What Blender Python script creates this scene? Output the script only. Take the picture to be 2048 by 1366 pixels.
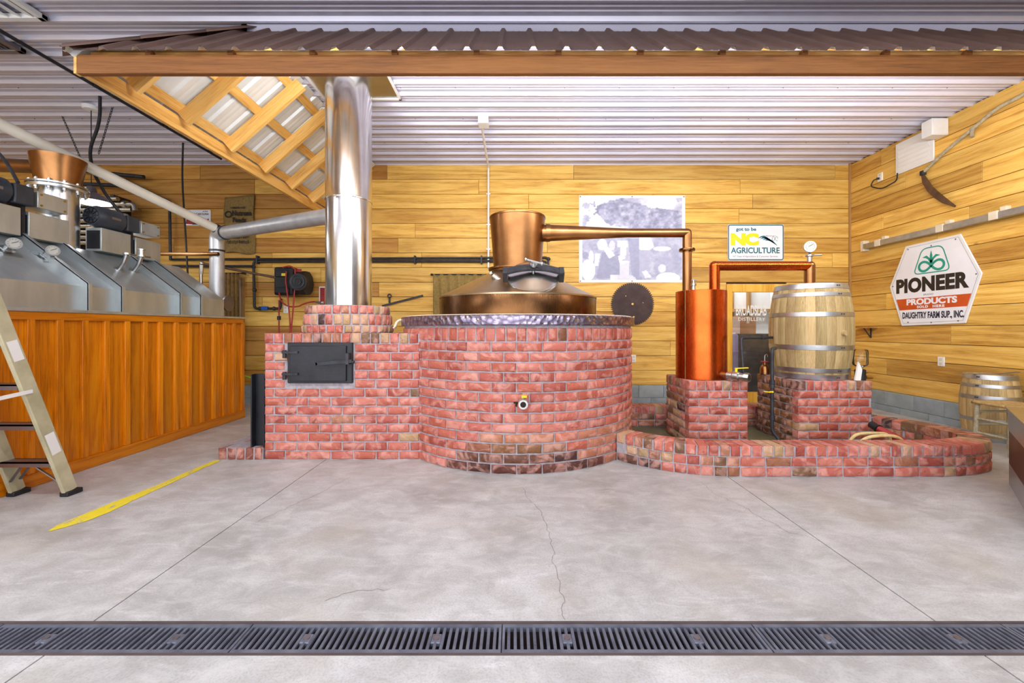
import bpy, math, random
import numpy as np
from mathutils import Vector, Matrix
random.seed(7)
for o in list(bpy.data.objects): bpy.data.objects.remove(o)
SC = bpy.context.scene
COL = SC.collection
PI = math.pi
R = math.radians

# ---------------------------------------------------------------- camera
FPX, CX, CY, CAMH = 830.0, 1029.0, 657.0, 1.21      # focal length and axis in pixels of 2048x1366, eye height
cam_d = bpy.data.cameras.new('camera'); cam = bpy.data.objects.new('camera', cam_d); COL.objects.link(cam)
cam_d.sensor_width = 36; cam_d.lens = FPX/2048*36
cam_d.shift_x = (1024-CX)/2048; cam_d.shift_y = -(683-CY)/2048
cam_d.clip_start = .05; cam_d.clip_end = 100
cam.location = (0, 0, CAMH); cam.rotation_euler = (PI/2, 0, 0)
SC.camera = cam
def P(x, y, Y): return Vector(((x-CX)/FPX*Y, Y, CAMH-(y-CY)/FPX*Y))      # photo pixel at depth Y
def FL(x, y): Y = FPX*CAMH/(y-CY); return Vector(((x-CX)/FPX*Y, Y, 0))   # photo pixel on the floor
def WR(x, y, X): Y = FPX*X/(x-CX); return Vector((X, Y, CAMH-(y-CY)/FPX*Y))  # photo pixel on a plane of constant X

# ---------------------------------------------------------------- sky, added daylight fill, exposure
W = bpy.data.worlds.new('world'); SC.world = W; W.use_nodes = True
bg = W.node_tree.nodes['Background']; bg.inputs[0].default_value = (.90, .95, 1, 1); bg.inputs[1].default_value = 1.1
SC.view_settings.view_transform = 'Standard'; SC.view_settings.look = 'None'
SC.view_settings.gamma = 1; SC.view_settings.use_curve_mapping = False
SC.view_settings.exposure = -0.12
def area_light(name, loc, rot, sx, sy, power, col=(1,1,1)):
    d = bpy.data.lights.new(name, 'AREA'); d.shape = 'RECTANGLE'; d.size = sx; d.size_y = sy; d.energy = power; d.color = col
    o = bpy.data.objects.new(name, d); COL.objects.link(o); o.location = loc; o.rotation_euler = rot
    return o
FILL_CANOPY, FILL_SHOP = 50, 72  # power of the unseen lamps added under canopy and ceiling
# added fill light, standing for daylight through unseen open doors behind the camera
area_light('doorway_fill', (-2, -5.4, 2.0), (R(90), 0, 0), 13, 3.6, 560, (1, .98, .96))

# ---------------------------------------------------------------- node helper
class NT:
    def __init__(s, name):
        s.m = bpy.data.materials.new(name); s.m.use_nodes = True
        s.t = s.m.node_tree; s.b = s.t.nodes['Principled BSDF']
    def n(s, typ, **kw):
        nd = s.t.nodes.new(typ)
        for k, v in kw.items():
            if k.startswith('i_'):
                key = k[2:]; key = int(key) if key.isdigit() else key.replace('_', ' ')
                if isinstance(v, bpy.types.NodeSocket): s.t.links.new(v, nd.inputs[key])
                else: nd.inputs[key].default_value = v
            else: setattr(nd, k, v)
        return nd
    def l(s, a, b): s.t.links.new(a, b)
    def math(s, op, a, b=0.0, clamp=False):
        nd = s.t.nodes.new('ShaderNodeMath'); nd.operation = op; nd.use_clamp = clamp
        for i, v in enumerate((a, b)):
            if isinstance(v, bpy.types.NodeSocket): s.l(v, nd.inputs[i])
            else: nd.inputs[i].default_value = v
        return nd.outputs[0]
    def mix(s, fac, a, b, mode='MIX'):
        nd = s.t.nodes.new('ShaderNodeMix'); nd.data_type = 'RGBA'; nd.blend_type = mode
        for key, v in ((0, fac), (6, a), (7, b)):
            if isinstance(v, bpy.types.NodeSocket): s.l(v, nd.inputs[key])
            else: nd.inputs[key].default_value = (v if key == 0 else c4(v))
        return nd.outputs[2]
    def ramp(s, fac, stops):
        nd = s.t.nodes.new('ShaderNodeValToRGB'); s.l(fac, nd.inputs[0])
        e = nd.color_ramp.elements
        while len(e) < len(stops): e.new(.5)
        for el, (p, c) in zip(e, stops): el.position = p; el.color = c4(c) if not isinstance(c, (int, float)) else (c, c, c, 1)
        return nd.outputs[0]
    def coords(s, scale=(1,1,1), rnd=True):
        tc = s.n('ShaderNodeTexCoord').outputs['Object']
        mp = s.n('ShaderNodeMapping'); s.l(tc, mp.inputs[0]); mp.inputs['Scale'].default_value = scale
        if rnd:
            oi = s.n('ShaderNodeObjectInfo').outputs['Random']
            cb = s.n('ShaderNodeCombineXYZ'); r = s.math('MULTIPLY', oi, 53.0)
            for i in range(3): s.l(r, cb.inputs[i])
            s.l(cb.outputs[0], mp.inputs['Location'])
        return mp.outputs[0]
    def noise(s, vec, scale, detail=4, rough=.55, dist=0):
        nd = s.n('ShaderNodeTexNoise'); s.l(vec, nd.inputs['Vector'])
        nd.inputs['Scale'].default_value = scale; nd.inputs['Detail'].default_value = detail
        nd.inputs['Roughness'].default_value = rough; nd.inputs['Distortion'].default_value = dist
        return nd.outputs[0]
    def bump(s, h, strength=.3, dist=.01):
        nd = s.n('ShaderNodeBump'); s.l(h, nd.inputs['Height']); nd.inputs['Strength'].default_value = strength
        nd.inputs['Distance'].default_value = dist; s.l(nd.outputs[0], s.b.inputs['Normal'])
    def objcol(s): return s.n('ShaderNodeObjectInfo').outputs['Color']
def c4(c): return tuple(c) if len(c) == 4 else (c[0], c[1], c[2], 1)
def srgb(r, g, b):
    f = lambda v: (v/255/12.92 if v/255 <= .04045 else ((v/255+.055)/1.055)**2.4)
    return (f(r), f(g), f(b))

def mat(name, c1, c2=None, scale=6, rough=.5, metal=0, bump=0, bscale=40, stretch=(1,1,1), tint=False, rvar=0, spec=None, rnd=True):
    s = NT(name); c2 = c2 or tuple(v*.8 for v in c1)
    v = s.coords(stretch, rnd); nz = s.noise(v, scale, 5)
    col = s.mix(s.ramp(nz, [(.32, 0.), (.68, 1.)]), c1, c2)
    if tint: col = s.mix(1., col, s.objcol(), 'MULTIPLY')
    s.l(col, s.b.inputs['Base Color'])
    s.b.inputs['Metallic'].default_value = metal
    if rvar:
        rr = s.math('ADD', s.math('MULTIPLY', nz, rvar), rough-rvar/2); s.l(rr, s.b.inputs['Roughness'])
    else: s.b.inputs['Roughness'].default_value = rough
    if bump: s.bump(s.noise(v, bscale, 4), bump, .01)
    return s.m

def wood(name, dark, mid, light, axis=0, rough=.6, ring=1.0, stain=.35, bump=.25, stainc=None, knots=True, rc=.12):
    s = NT(name)
    st = [1., 1., 1.]; st[axis] = .075
    v = s.coords(tuple(st))
    warp = s.noise(v, 2.6*ring, 2, .5)
    base = s.noise(v, 7.*ring, 3, .55, .6)
    rings = s.math('SINE', s.math('MULTIPLY', s.math('ADD', warp, s.math('MULTIPLY', base, .25)), 62.*ring))
    rings = s.math('ADD', s.math('MULTIPLY', rings, .5), .5)
    st2 = [60., 60., 60.]; st2[axis] = 2.
    fine = s.noise(s.coords(tuple(st2)), 2.2, 3, .7)
    f = s.math('ADD', s.math('MULTIPLY', rings, rc), s.math('ADD', s.math('MULTIPLY', fine, .55), s.math('MULTIPLY', base, .45-rc)))
    col = s.ramp(f, [(.30, dark), (.48, mid), (.66, light)])
    st3 = [1., 1., 1.]; st3[axis] = .35
    lo = s.noise(s.coords(tuple(st3)), 3.4, 4, .6, .4)
    col = s.mix(s.math('MULTIPLY', s.ramp(lo, [(.55, 0.), (.78, 1.)]), stain), col, stainc or tuple(c*.6 for c in dark))
    if knots:
        st4 = [1.6, 1.6, 1.6]; st4[axis] = .9
        vo = s.n('ShaderNodeTexVoronoi'); s.l(s.coords(tuple(st4)), vo.inputs['Vector']); vo.inputs['Scale'].default_value = 1.4
        k = s.ramp(vo.outputs['Distance'], [(.015, 1.), (.05, 0.)])
        col = s.mix(s.math('MULTIPLY', k, .75), col, tuple(c*.3 for c in dark))
    col = s.mix(1., col, s.objcol(), 'MULTIPLY')
    s.l(col, s.b.inputs['Base Color']); s.b.inputs['Roughness'].default_value = rough
    s.bump(s.math('ADD', fine, s.math('MULTIPLY', rings, .4)), bump, .004)
    return s.m

def metal(name, c, rough=.3, brushed=None, bump=.05, c2=None, cs=3, rvar=.15):
    s = NT(name); s.b.inputs['Metallic'].default_value = 1
    v = s.coords((1,1,1)); nz = s.noise(v, cs, 5)
    s.l(s.mix(s.ramp(nz, [(.35, 0.), (.7, 1.)]), c, c2 or tuple(x*.8 for x in c)), s.b.inputs['Base Color'])
    vb = s.coords(brushed or (1,1,1)); nb = s.noise(vb, 12, 4, .6)
    s.l(s.math('ADD', s.math('MULTIPLY', nb, rvar), rough-rvar/2), s.b.inputs['Roughness'])
    if bump: s.bump(nb, bump, .003)
    return s.m
def flat(name, c, rough=.5, metal=0, emit=0, alpha=None):
    s = NT(name); s.b.inputs['Base Color'].default_value = c4(c); s.b.inputs['Roughness'].default_value = rough
    s.b.inputs['Metallic'].default_value = metal
    if emit: s.b.inputs['Emission Color'].default_value = c4(c); s.b.inputs['Emission Strength'].default_value = emit
    return s.m
def glassm(name, c=(1,1,1), rough=.0, thin=.85):
    s = NT(name); t = s.t
    tr = s.n('ShaderNodeBsdfTransparent'); tr.inputs[0].default_value = c4(c)
    gl = s.n('ShaderNodeBsdfGlossy'); gl.inputs['Roughness'].default_value = rough
    fr = s.n('ShaderNodeFresnel'); fr.inputs[0].default_value = 1.45
    mx = s.n('ShaderNodeMixShader'); s.l(fr.outputs[0], mx.inputs[0]); s.l(tr.outputs[0], mx.inputs[1]); s.l(gl.outputs[0], mx.inputs[2])
    s.l(mx.outputs[0], t.nodes['Material Output'].inputs[0])
    return s.m

M = {}
# golden rough-sawn boards
M['plank'] = wood('board_wood', srgb(174,122,44), srgb(216,170,80), srgb(234,196,108), 0, .6, .9, .45, .35, srgb(142,94,40), rc=.14)
M['beam'] = wood('beam_wood', srgb(96,58,24), srgb(132,82,36), srgb(150,98,48), 0, .65, .7, .3, .2, knots=False)
M['rafter'] = wood('rafter_wood', srgb(176,120,50), srgb(222,172,92), srgb(238,198,122), 0, .55, .8, .2, .2, srgb(150,95,40))
M['rafter_y'] = wood('rafter_wood_long', srgb(176,120,50), srgb(222,172,92), srgb(238,198,122), 1, .55, .8, .2, .2, srgb(150,95,40))
M['orange'] = wood('varnished_board', srgb(158,84,2), srgb(210,122,4), srgb(224,144,18), 2, .32, 1.0, .35, .1, srgb(95,45,8))
M['orange_y'] = wood('varnished_rail', srgb(158,84,2), srgb(202,116,4), srgb(216,138,16), 1, .32, 1.0, .3, .1, srgb(95,45,8))
M['stave'] = wood('oak_stave', srgb(138,112,74), srgb(176,152,108), srgb(198,178,136), 2, .65, .8, .35, .2, srgb(120,98,70), knots=False)
M['yellowwood'] = wood('yellow_pine', srgb(190,130,30), srgb(226,172,58), srgb(240,195,90), 2, .45, .8, .2, .1, knots=False)
M['trimwood'] = wood('trim_wood', srgb(120,85,45), srgb(160,118,66), srgb(180,140,88), 2, .6, .8, .3, .1)
M['handlewood'] = wood('grey_handle_wood', srgb(130,122,100), srgb(170,160,135), srgb(190,182,158), 0, .6, 1.5, .2, .1, knots=False)

def brick_mat():
    s = NT('brick'); v = s.coords((1,1,1)); oc = s.objcol()
    n1 = s.noise(v, 8.5, 3, .55, 1.); n2 = s.noise(v, 30, 4, .7); n3 = s.noise(v, 13, 3, .6, 1.5)
    light = s.mix(.5, oc, srgb(226,172,160))
    col = s.mix(s.ramp(n1, [(.46, 0.), (.62, .9)]), oc, light)
    dark = s.mix(1., oc, (.36,.30,.28), 'MULTIPLY')
    col = s.mix(s.ramp(n3, [(.66, 0.), (.74, .7)]), col, dark)
    s.l(col, s.b.inputs['Base Color']); s.b.inputs['Roughness'].default_value = .55
    s.bump(s.math('ADD', s.math('MULTIPLY', n1, 2.), n2), .55, .012)
    return s.m
M['brick'] = brick_mat()
M['mortar'] = mat('mortar', srgb(176,170,178), srgb(146,140,148), 20, .9, 0, .5, 90, rnd=False)
M['block'] = mat('grey_blue_block_paint', srgb(168,182,190), srgb(140,154,162), 5, .6, 0, .3, 80, tint=True)
M['dark'] = flat('dark_gap', srgb(40,28,16), .9)
M['backing'] = flat('wall_backing', srgb(70,48,24), .9)

def concrete():
    s = NT('concrete'); v = s.coords((1,1,1), False)
    a = s.noise(v, .8, 5, .6, .5); b = s.noise(v, 2.3, 4, .55, .7); c = s.noise(v, 110, 3, .7); d = s.noise(s.coords((1,3.5,1), False), 2.2, 6, .7, 1.2)
    col = s.ramp(s.math('ADD', s.math('MULTIPLY', a, .5), s.math('MULTIPLY', b, .5)), [(.36, srgb(164,163,163)), (.5, srgb(185,185,186)), (.64, srgb(204,204,206))])
    col = s.mix(s.ramp(d, [(.56, 0.), (.74, .6)]), col, srgb(222,223,226))
    col = s.mix(s.ramp(c, [(.36, .4), (.54, 0.)]), col, srgb(140,137,134))
    st_ = s.noise(s.coords((1,1.6,1), False), 5.5, 8, .72, .6)
    col = s.mix(s.ramp(st_, [(.36, .34), (.5, 0.)]), col, srgb(148,145,142)); col = s.mix(s.ramp(st_, [(.5, 0.), (.66, .36)]), col, srgb(216,216,216))
    e = s.noise(v, 1.5, 3, .5); col = s.mix(s.ramp(e, [(.52, 0.), (.72, .4)]), col, srgb(176,166,150))
    s.l(col, s.b.inputs['Base Color'])
    s.l(s.math('ADD', s.math('MULTIPLY', b, .35), .32), s.b.inputs['Roughness'])
    s.bump(c, .06, .003)
    return s.m
M['concrete'] = concrete()
M['crack'] = flat('crack_dark', srgb(120,112,104), .9)
def worn_paint():
    s = NT('worn_yellow_paint'); v = s.coords((1,1,1), False); n = s.noise(s.coords((3,1,1), False), 9, 6, .75)
    s.l(s.mix(s.ramp(n, [(.56, 0.), (.62, 1.)]), srgb(232,214,50), srgb(178,172,160)), s.b.inputs['Base Color'])
    s.b.inputs['Roughness'].default_value = .6
    return s.m
M['paint'] = worn_paint()
M['iron'] = mat('cast_iron', srgb(58,60,68), srgb(38,40,46), 14, .5, .35, .3, 70)
M['grate'] = mat('grate_iron', srgb(120,126,142), srgb(88,92,108), 10, .45, .35, .25, 60)
M['rust'] = mat('rusty_frame', srgb(98,86,84), srgb(74,66,70), 4, .7, .2, .3, 60)
M['black'] = mat('black_steel', srgb(36,38,46), srgb(24,25,32), 7, .42, .3, .1, 50)
M['blackplastic'] = mat('black_plastic', srgb(30,31,34), srgb(22,22,25), 8, .6)
M['charcoal'] = mat('motor_paint', srgb(58,64,74), srgb(46,50,60), 8, .45)
M['steel'] = metal('brushed_stainless', srgb(196,198,200), .30, (1,1,14), .05, srgb(178,182,184))
M['steelh'] = mat('hood_stainless', srgb(196,202,204), srgb(174,182,186), 2.2, .36, .72, .04, 30, (1,3,1))
M['chrome'] = metal('polished_stainless', srgb(226,225,226), .20, (30,30,.6), .03, srgb(196,194,196), 2, .1)
M['galv'] = metal('galvanised_sheet', srgb(190,194,200), .42, None, .05, srgb(160,166,176), 9)
M['pipegalv'] = mat('grey_duct', srgb(196,198,202), srgb(170,172,178), 6, .38, .55, .1)
M['copper'] = metal('aged_copper', srgb(158,114,74), .33, (14,14,1), .05, srgb(130,90,56), 4)
M['copperd'] = metal('tarnished_copper', srgb(120,84,52), .28, (20,20,1), .06, srgb(74,50,34), 3)
M['copperr'] = metal('bright_copper', srgb(214,98,44), .27, (14,14,1), .05, srgb(176,76,32), 3)
M['conesteel'] = metal('dull_tin_cone', srgb(190,170,142), .34, (3,3,3), .05, srgb(160,140,116), 3)
def swirl():
    s = NT('swirled_steel'); s.b.inputs['Metallic'].default_value = 1
    v = s.coords((1,1,1)); vo = s.n('ShaderNodeTexVoronoi'); s.l(v, vo.inputs['Vector']); vo.inputs['Scale'].default_value = 22
    s.l(s.ramp(vo.outputs['Distance'], [(0., srgb(186,176,196)), (.8, srgb(120,112,136))]), s.b.inputs['Base Color'])
    s.l(s.math('ADD', s.math('MULTIPLY', vo.outputs['Distance'], .3), .18), s.b.inputs['Roughness'])
    s.bump(vo.outputs['Distance'], .6, .02)
    return s.m
M['swirl'] = swirl()
M['whitesheet'] = mat('white_ribbed_sheet', srgb(210,210,228), srgb(200,200,220), 2, .32, .28, 0, rnd=False)
M['undersheet'] = mat('galvalume_underside', srgb(222,226,228), srgb(208,212,214), 3, .4, .15)
M['brownsheet'] = mat('brown_roof_sheet', srgb(118,92,82), srgb(102,78,70), 4, .55, .1, tint=True)
M['white'] = mat('white_paint', srgb(236,236,236), srgb(226,226,226), 3, .45)
M['pvc'] = mat('ivory_pvc', srgb(226,220,206), srgb(210,202,188), 3, .4)
M['ivory'] = mat('ivory_sealant', srgb(226,216,196), srgb(206,194,172), 5, .7)
M['rope'] = mat('yellowed_hose', srgb(226,204,150), srgb(206,180,120), 30, .6)
M['brass'] = metal('brass', srgb(190,150,80), .35)
M['yellow'] = flat('yellow_grip', srgb(240,214,30), .4)
M['red'] = mat('red_rubber', srgb(168,40,44), srgb(140,28,34), 8, .5)
M['blue'] = flat('blue_grip', srgb(30,86,180), .4)
M['green'] = flat('green_hose_rubber', srgb(150,200,60), .5)
M['burlap'] = mat('burlap', srgb(150,128,84), srgb(124,104,66), 30, .9, 0, .6, 160, tint=True)
M['saw'] = mat('rusted_saw_steel', srgb(74,58,56), srgb(56,42,42), 8, .6, .4, .2, 40)
M['scythe'] = mat('rusted_blade', srgb(112,84,62), srgb(84,60,44), 9, .6, .4, .2)
M['fibre'] = mat('fibreglass_rail', srgb(196,190,160), srgb(166,160,130), 7, .5, 0, .1)
M['alu'] = metal('dull_aluminium', srgb(150,146,152), .5, None, .05)
M['cardboard'] = mat('cardboard', srgb(186,140,106), srgb(170,124,92), 6, .8)
M['pinkbox'] = mat('pale_box', srgb(228,204,196), srgb(214,188,180), 6, .8)
M['purple'] = mat('violet_plastic', srgb(150,138,176), srgb(130,118,158), 3, .5)
M['blackpanel'] = mat('scuffed_black_panel', srgb(44,42,46), srgb(70,66,68), 10, .5)
M['glass'] = glassm('clear_glass', (.97,.98,.98))
M['jug'] = glassm('clear_jug', (.98,.98,.97), .08)
M['screw'] = flat('screw_head', srgb(120,112,116), .5, .3)
M['seat'] = mat('woven_rush', srgb(196,168,112), srgb(160,130,80), 40, .8, 0, .5, 80)
M['poolfloor'] = mat('damp_concrete', srgb(112,112,86), srgb(84,84,64), 4, .4)
M['dullbrown'] = mat('brown_steel', srgb(98,66,48), srgb(74,46,34), 4, .4, .3)
M['dialface'] = flat('dial_face', srgb(176,176,170), .6)
M['lampwhite'] = flat('lit_lamp', (1, .98, .95), .5, 0, 6)

# ---------------------------------------------------------------- mesh builder
class MB:
    def __init__(s): s.v = []; s.f = []; s.mi = []; s.cur = 0
    def add(s, vs, fs):
        b = len(s.v); s.v += [tuple(v) for v in vs]; s.f += [tuple(i+b for i in f) for f in fs]; s.mi += [s.cur]*len(fs)
        return s
    def box(s, x0, x1, y0, y1, z0, z1):
        vs = [(x, y, z) for x in (x0, x1) for y in (y0, y1) for z in (z0, z1)]
        return s.add(vs, [(0,1,3,2), (4,6,7,5), (0,4,5,1), (2,3,7,6), (0,2,6,4), (1,5,7,3)])
    def obox(s, c, size, m=None):                # oriented box, m 3x3
        m = m or Matrix.Identity(3); c = Vector(c)
        vs = [c + m @ Vector((sx*size[0]/2, sy*size[1]/2, sz*size[2]/2)) for sx in (-1,1) for sy in (-1,1) for sz in (-1,1)]
        return s.add(vs, [(0,1,3,2), (4,6,7,5), (0,4,5,1), (2,3,7,6), (0,2,6,4), (1,5,7,3)])
    def bar(s, a, b, w, h, up=(0,0,1)):           # box between two points
        a = Vector(a); b = Vector(b); d = (b-a); L = d.length; x = d.normalized(); up = Vector(up)
        y = up.cross(x)
        if y.length < 1e-5: y = Vector((1,0,0)).cross(x)
        y.normalize(); z = x.cross(y)
        return s.obox((a+b)/2, (L, w, h), Matrix((x, y, z)).transposed())
    def tube(s, pts, r, n=12, caps=True, closed=False):
        pts = [Vector(p) for p in pts]; rr = r if isinstance(r, (list, tuple)) else [r]*len(pts)
        N = len(pts); tang = []
        for i in range(N):
            if closed: t = pts[(i+1) % N]-pts[i-1]
            else: t = pts[min(i+1, N-1)]-pts[max(i-1, 0)]
            tang.append(t.normalized())
        ref = Vector((0,0,1)) if abs(tang[0].z) < .9 else Vector((1,0,0))
        u = ref.cross(tang[0]).normalized(); rings = []
        for i in range(N):
            u = (u - tang[i]*u.dot(tang[i])).normalized(); w = tang[i].cross(u)
            rings.append([pts[i] + (u*math.cos(2*PI*k/n) + w*math.sin(2*PI*k/n))*rr[i] for k in range(n)])
        vs = [p for ring in rings for p in ring]; fs = []
        for i in range(N if closed else N-1):
            j = (i+1) % N
            for k in range(n): fs.append((i*n+k, i*n+(k+1) % n, j*n+(k+1) % n, j*n+k))
        if caps and not closed: fs.append(tuple(range(n))[::-1]); fs.append(tuple((N-1)*n+k for k in range(n)))
        return s.add(vs, fs)
    def cyl(s, a, b, r, r2=None, n=20): return s.tube([a, b], [r, r if r2 is None else r2], n)
    def lathe(s, prof, n=48, c=(0,0,0), cap=False, a0=0, a1=2*PI):
        full = abs(a1-a0-2*PI) < 1e-6; m = n if full else n+1; vs = []
        for (r, z) in prof:
            for k in range(m):
                a = a0+(a1-a0)*k/n; vs.append((c[0]+r*math.cos(a), c[1]+r*math.sin(a), c[2]+z))
        fs = []
        for i in range(len(prof)-1):
            for k in range(n):
                k2 = (k+1) % m; fs.append((i*m+k, i*m+k2, (i+1)*m+k2, (i+1)*m+k))
        if cap: fs.append(tuple(range(m))[::-1]); fs.append(tuple((len(prof)-1)*m+k for k in range(m)))
        return s.add(vs, fs)
    def prism(s, poly, fn, t0, t1):               # polygon (a,b) swept from t0 to t1 through fn(a,b,t)
        n = len(poly); vs = [fn(a, b, t) for t in (t0, t1) for a, b in poly]
        return s.add(vs, [tuple(range(n)), tuple(range(2*n-1, n-1, -1))] + [(i, n+i, n+(i+1) % n, (i+1) % n) for i in range(n)])
    def ball(s, c, r, n=16, m=10, sz=1):
        prof = [(max(r*math.sin(PI*i/m), 1e-4), -r*sz*math.cos(PI*i/m)) for i in range(m+1)]
        return s.lathe(prof, n, c)
    def xf(s, mtx, start=0):
        s.v[start:] = [tuple(mtx @ Vector(v)) for v in s.v[start:]]; return s
    def mesh(s, name, mats, smooth=True, ang=35):
        me = bpy.data.meshes.new(name); me.from_pydata(s.v, [], s.f)
        for m in (mats if isinstance(mats, (list, tuple)) else [mats]): me.materials.append(m)
        if any(s.mi): me.polygons.foreach_set('material_index', s.mi)
        me.validate(); me.update()
        import bmesh
        b = bmesh.new(); b.from_mesh(me); bmesh.ops.recalc_face_normals(b, faces=b.faces); b.to_mesh(me); b.free()
        if smooth: me.shade_smooth(); me.set_sharp_from_angle(angle=R(ang))
        return me

def wloc(o):
    v = Vector((0,0,0))
    while o is not None: v = v + o.location; o = o.parent
    return v
def link(name, me, parent=None, local=False, loc=None, rz=None):
    o = bpy.data.objects.new(name, me); COL.objects.link(o)
    if parent is not None:
        o.parent = parent
        if not local and loc is None: o.location = -wloc(parent)
    if loc is not None: o.location = loc
    if rz is not None: o.rotation_euler = (0,0,rz)
    return o
def part(name, mb, m, parent, local=False, smooth=True, bevel=0, label=None, ang=35):
    o = link(name, mb.mesh(name, m, smooth, ang), parent, local)
    if bevel:
        md = o.modifiers.new('bevel', 'BEVEL'); md.width = bevel; md.segments = 2; md.limit_method = 'ANGLE'
    if label: o['label'] = label
    return o
def tag(o, label, cat, group=None):
    o['label'] = label; o['category'] = cat
    if group: o['group'] = group
    return o
def thing(name, label, cat, loc=(0,0,0), group=None, rot=None):
    o = bpy.data.objects.new(name, None); COL.objects.link(o); o.location = loc; o.empty_display_size = .1
    if rot: o.rotation_euler = rot
    return tag(o, label, cat, group)
def single(name, mb, m, label, cat, group=None, base=None, **kw):      # one-mesh thing with its origin at base
    o = part(name, mb, m, None, **kw)
    return tag(o, label, cat, group)
def struct(name, mb, m, **kw):
    o = part(name, mb, m, None, **kw); o['kind'] = 'structure'; return o
def arc(c, r, a0, a1, n, ax=(1,0,0), ay=(0,0,1)):
    c = Vector(c); ax = Vector(ax); ay = Vector(ay)
    return [c + ax*r*math.cos(a0+(a1-a0)*i/n) + ay*r*math.sin(a0+(a1-a0)*i/n) for i in range(n+1)]
def rounded(pts, r, n=5):                         # polyline with rounded corners
    pts = [Vector(p) for p in pts]; out = [pts[0]]
    for i in range(1, len(pts)-1):
        a, b, c = pts[i-1], pts[i], pts[i+1]; d1 = (a-b); d2 = (c-b); rr = min(r, d1.length*.45, d2.length*.45)
        p0 = b+d1.normalized()*rr; p2 = b+d2.normalized()*rr
        for k in range(n+1):
            t = k/n; out.append(p0*(1-t)**2 + b*2*t*(1-t) + p2*t*t)
    out.append(pts[-1]); return out
def text_mesh(s, w, h, x, y, z=.0, depth=.001, offset=0., shear=0., m=None, name='lettering', parent=None, space=1.):
    cu = bpy.data.curves.new('t', 'FONT'); cu.body = s; cu.size = 1; cu.offset = offset; cu.shear = shear; cu.space_character = space
    cu.extrude = .01; cu.resolution_u = 4
    ob = bpy.data.objects.new('t', cu); COL.objects.link(ob)
    bpy.context.view_layer.update()
    me = bpy.data.meshes.new_from_object(ob.evaluated_get(bpy.context.evaluated_depsgraph_get()))
    bpy.data.objects.remove(ob)
    n = len(me.vertices); co = np.empty(n*3); me.vertices.foreach_get('co', co); co = co.reshape(-1, 3)
    lo = co.min(0); hi = co.max(0)
    co = (co-lo)/np.maximum(hi-lo, 1e-6)*np.array([w, h, depth]) + np.array([x, y, z])
    me.vertices.foreach_set('co', co.ravel()); me.update(); me.materials.clear(); me.materials.append(m)
    return link(name, me, parent, True)
# ================================================================ THE ROOM
XL, XR, YF, YB, ZC = -9.5, 5.5, -5.5, 6.8, 3.9
# ---- floor: slabs with saw-cut joints, trench for the drain
fl = MB(); fl.box(XL, XR+.2, YF, YB+2.6, -.35, -.25)
floor = struct('floor', fl, M['backing'])
TY0, TY1 = 1.535, 1.715
xj = [XL, -5.22, -1.74, 1.74, 5.22, XR]
for i in range(5):
    ys = [(YF, TY0)] + ([(TY1, 3.80), (3.80, YB+.1)] if i < 2 else [(TY1, YB+.1)])
    for (a, b) in ys:
        m = MB(); g = .0035; m.box(xj[i]+g, xj[i+1]-g, a+(g if a > YF and a != TY1 else 0), b-(g if b == 3.80 else 0), -.25, 0)
        part('slab', m, M['concrete'], floor)
m = MB(); m.box(XL, XR, TY0, TY1, -.24, -.16); part('trench_bottom', m, M['dark'], floor)
def ribbon(pts, w, z=.0012):
    m = MB(); vs = []; ws = w if isinstance(w, list) else [w]*len(pts)
    for i, p in enumerate(pts):
        t = (pts[min(i+1, len(pts)-1)]-pts[max(i-1, 0)]).normalized(); nn = Vector((-t.y, t.x, 0))
        vs += [p+nn*ws[i]/2+Vector((0,0,z)), p-nn*ws[i]/2+Vector((0,0,z))]
    m.add(vs, [(2*i, 2*i+1, 2*i+3, 2*i+2) for i in range(len(pts)-1)])
    return m
def jag(pix, amp=.012, sub=6):
    pts = [FL(*p) for p in pix]; out = []
    for a, b in zip(pts, pts[1:]):
        for k in range(sub):
            out.append(a.lerp(b, k/sub) + Vector((random.uniform(-amp, amp), random.uniform(-amp, amp), 0)))
    return out + [pts[-1]]
for pix, w in (([(1046,975),(1060,1000),(1086,1030),(1098,1065),(1105,1100),(1110,1140),(1126,1195),(1130,1240)], .002),
               ([(520,1042),(560,1022),(610,1000),(660,975),(700,955)], .002),
               ([(1405,965),(1425,985),(1480,1010),(1530,1040),(1580,1065),(1640,1082)], .0018),
               ([(655,1200),(700,1185),(780,1178)], .0018)):
    part('crack', ribbon(jag(pix), w), M['crack'], floor, smooth=False)
line = [FL(x, y) for x, y in ((436,921),(380,945),(330,968),(290,985),(240,1006),(200,1024),(160,1040),(125,1052),(98,1063))]
part('painted_line', ribbon(line, [.06,.07,.075,.085,.12,.135,.125,.09,.012], .002), M['paint'], floor, smooth=False)
scr = [((1490,1150),(1500,1100),(1520,1050),(1545,1025)), ((740,1048),(770,1035),(830,1022)), ((1600,1010),(1590,1030),(1560,1060))]


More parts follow.
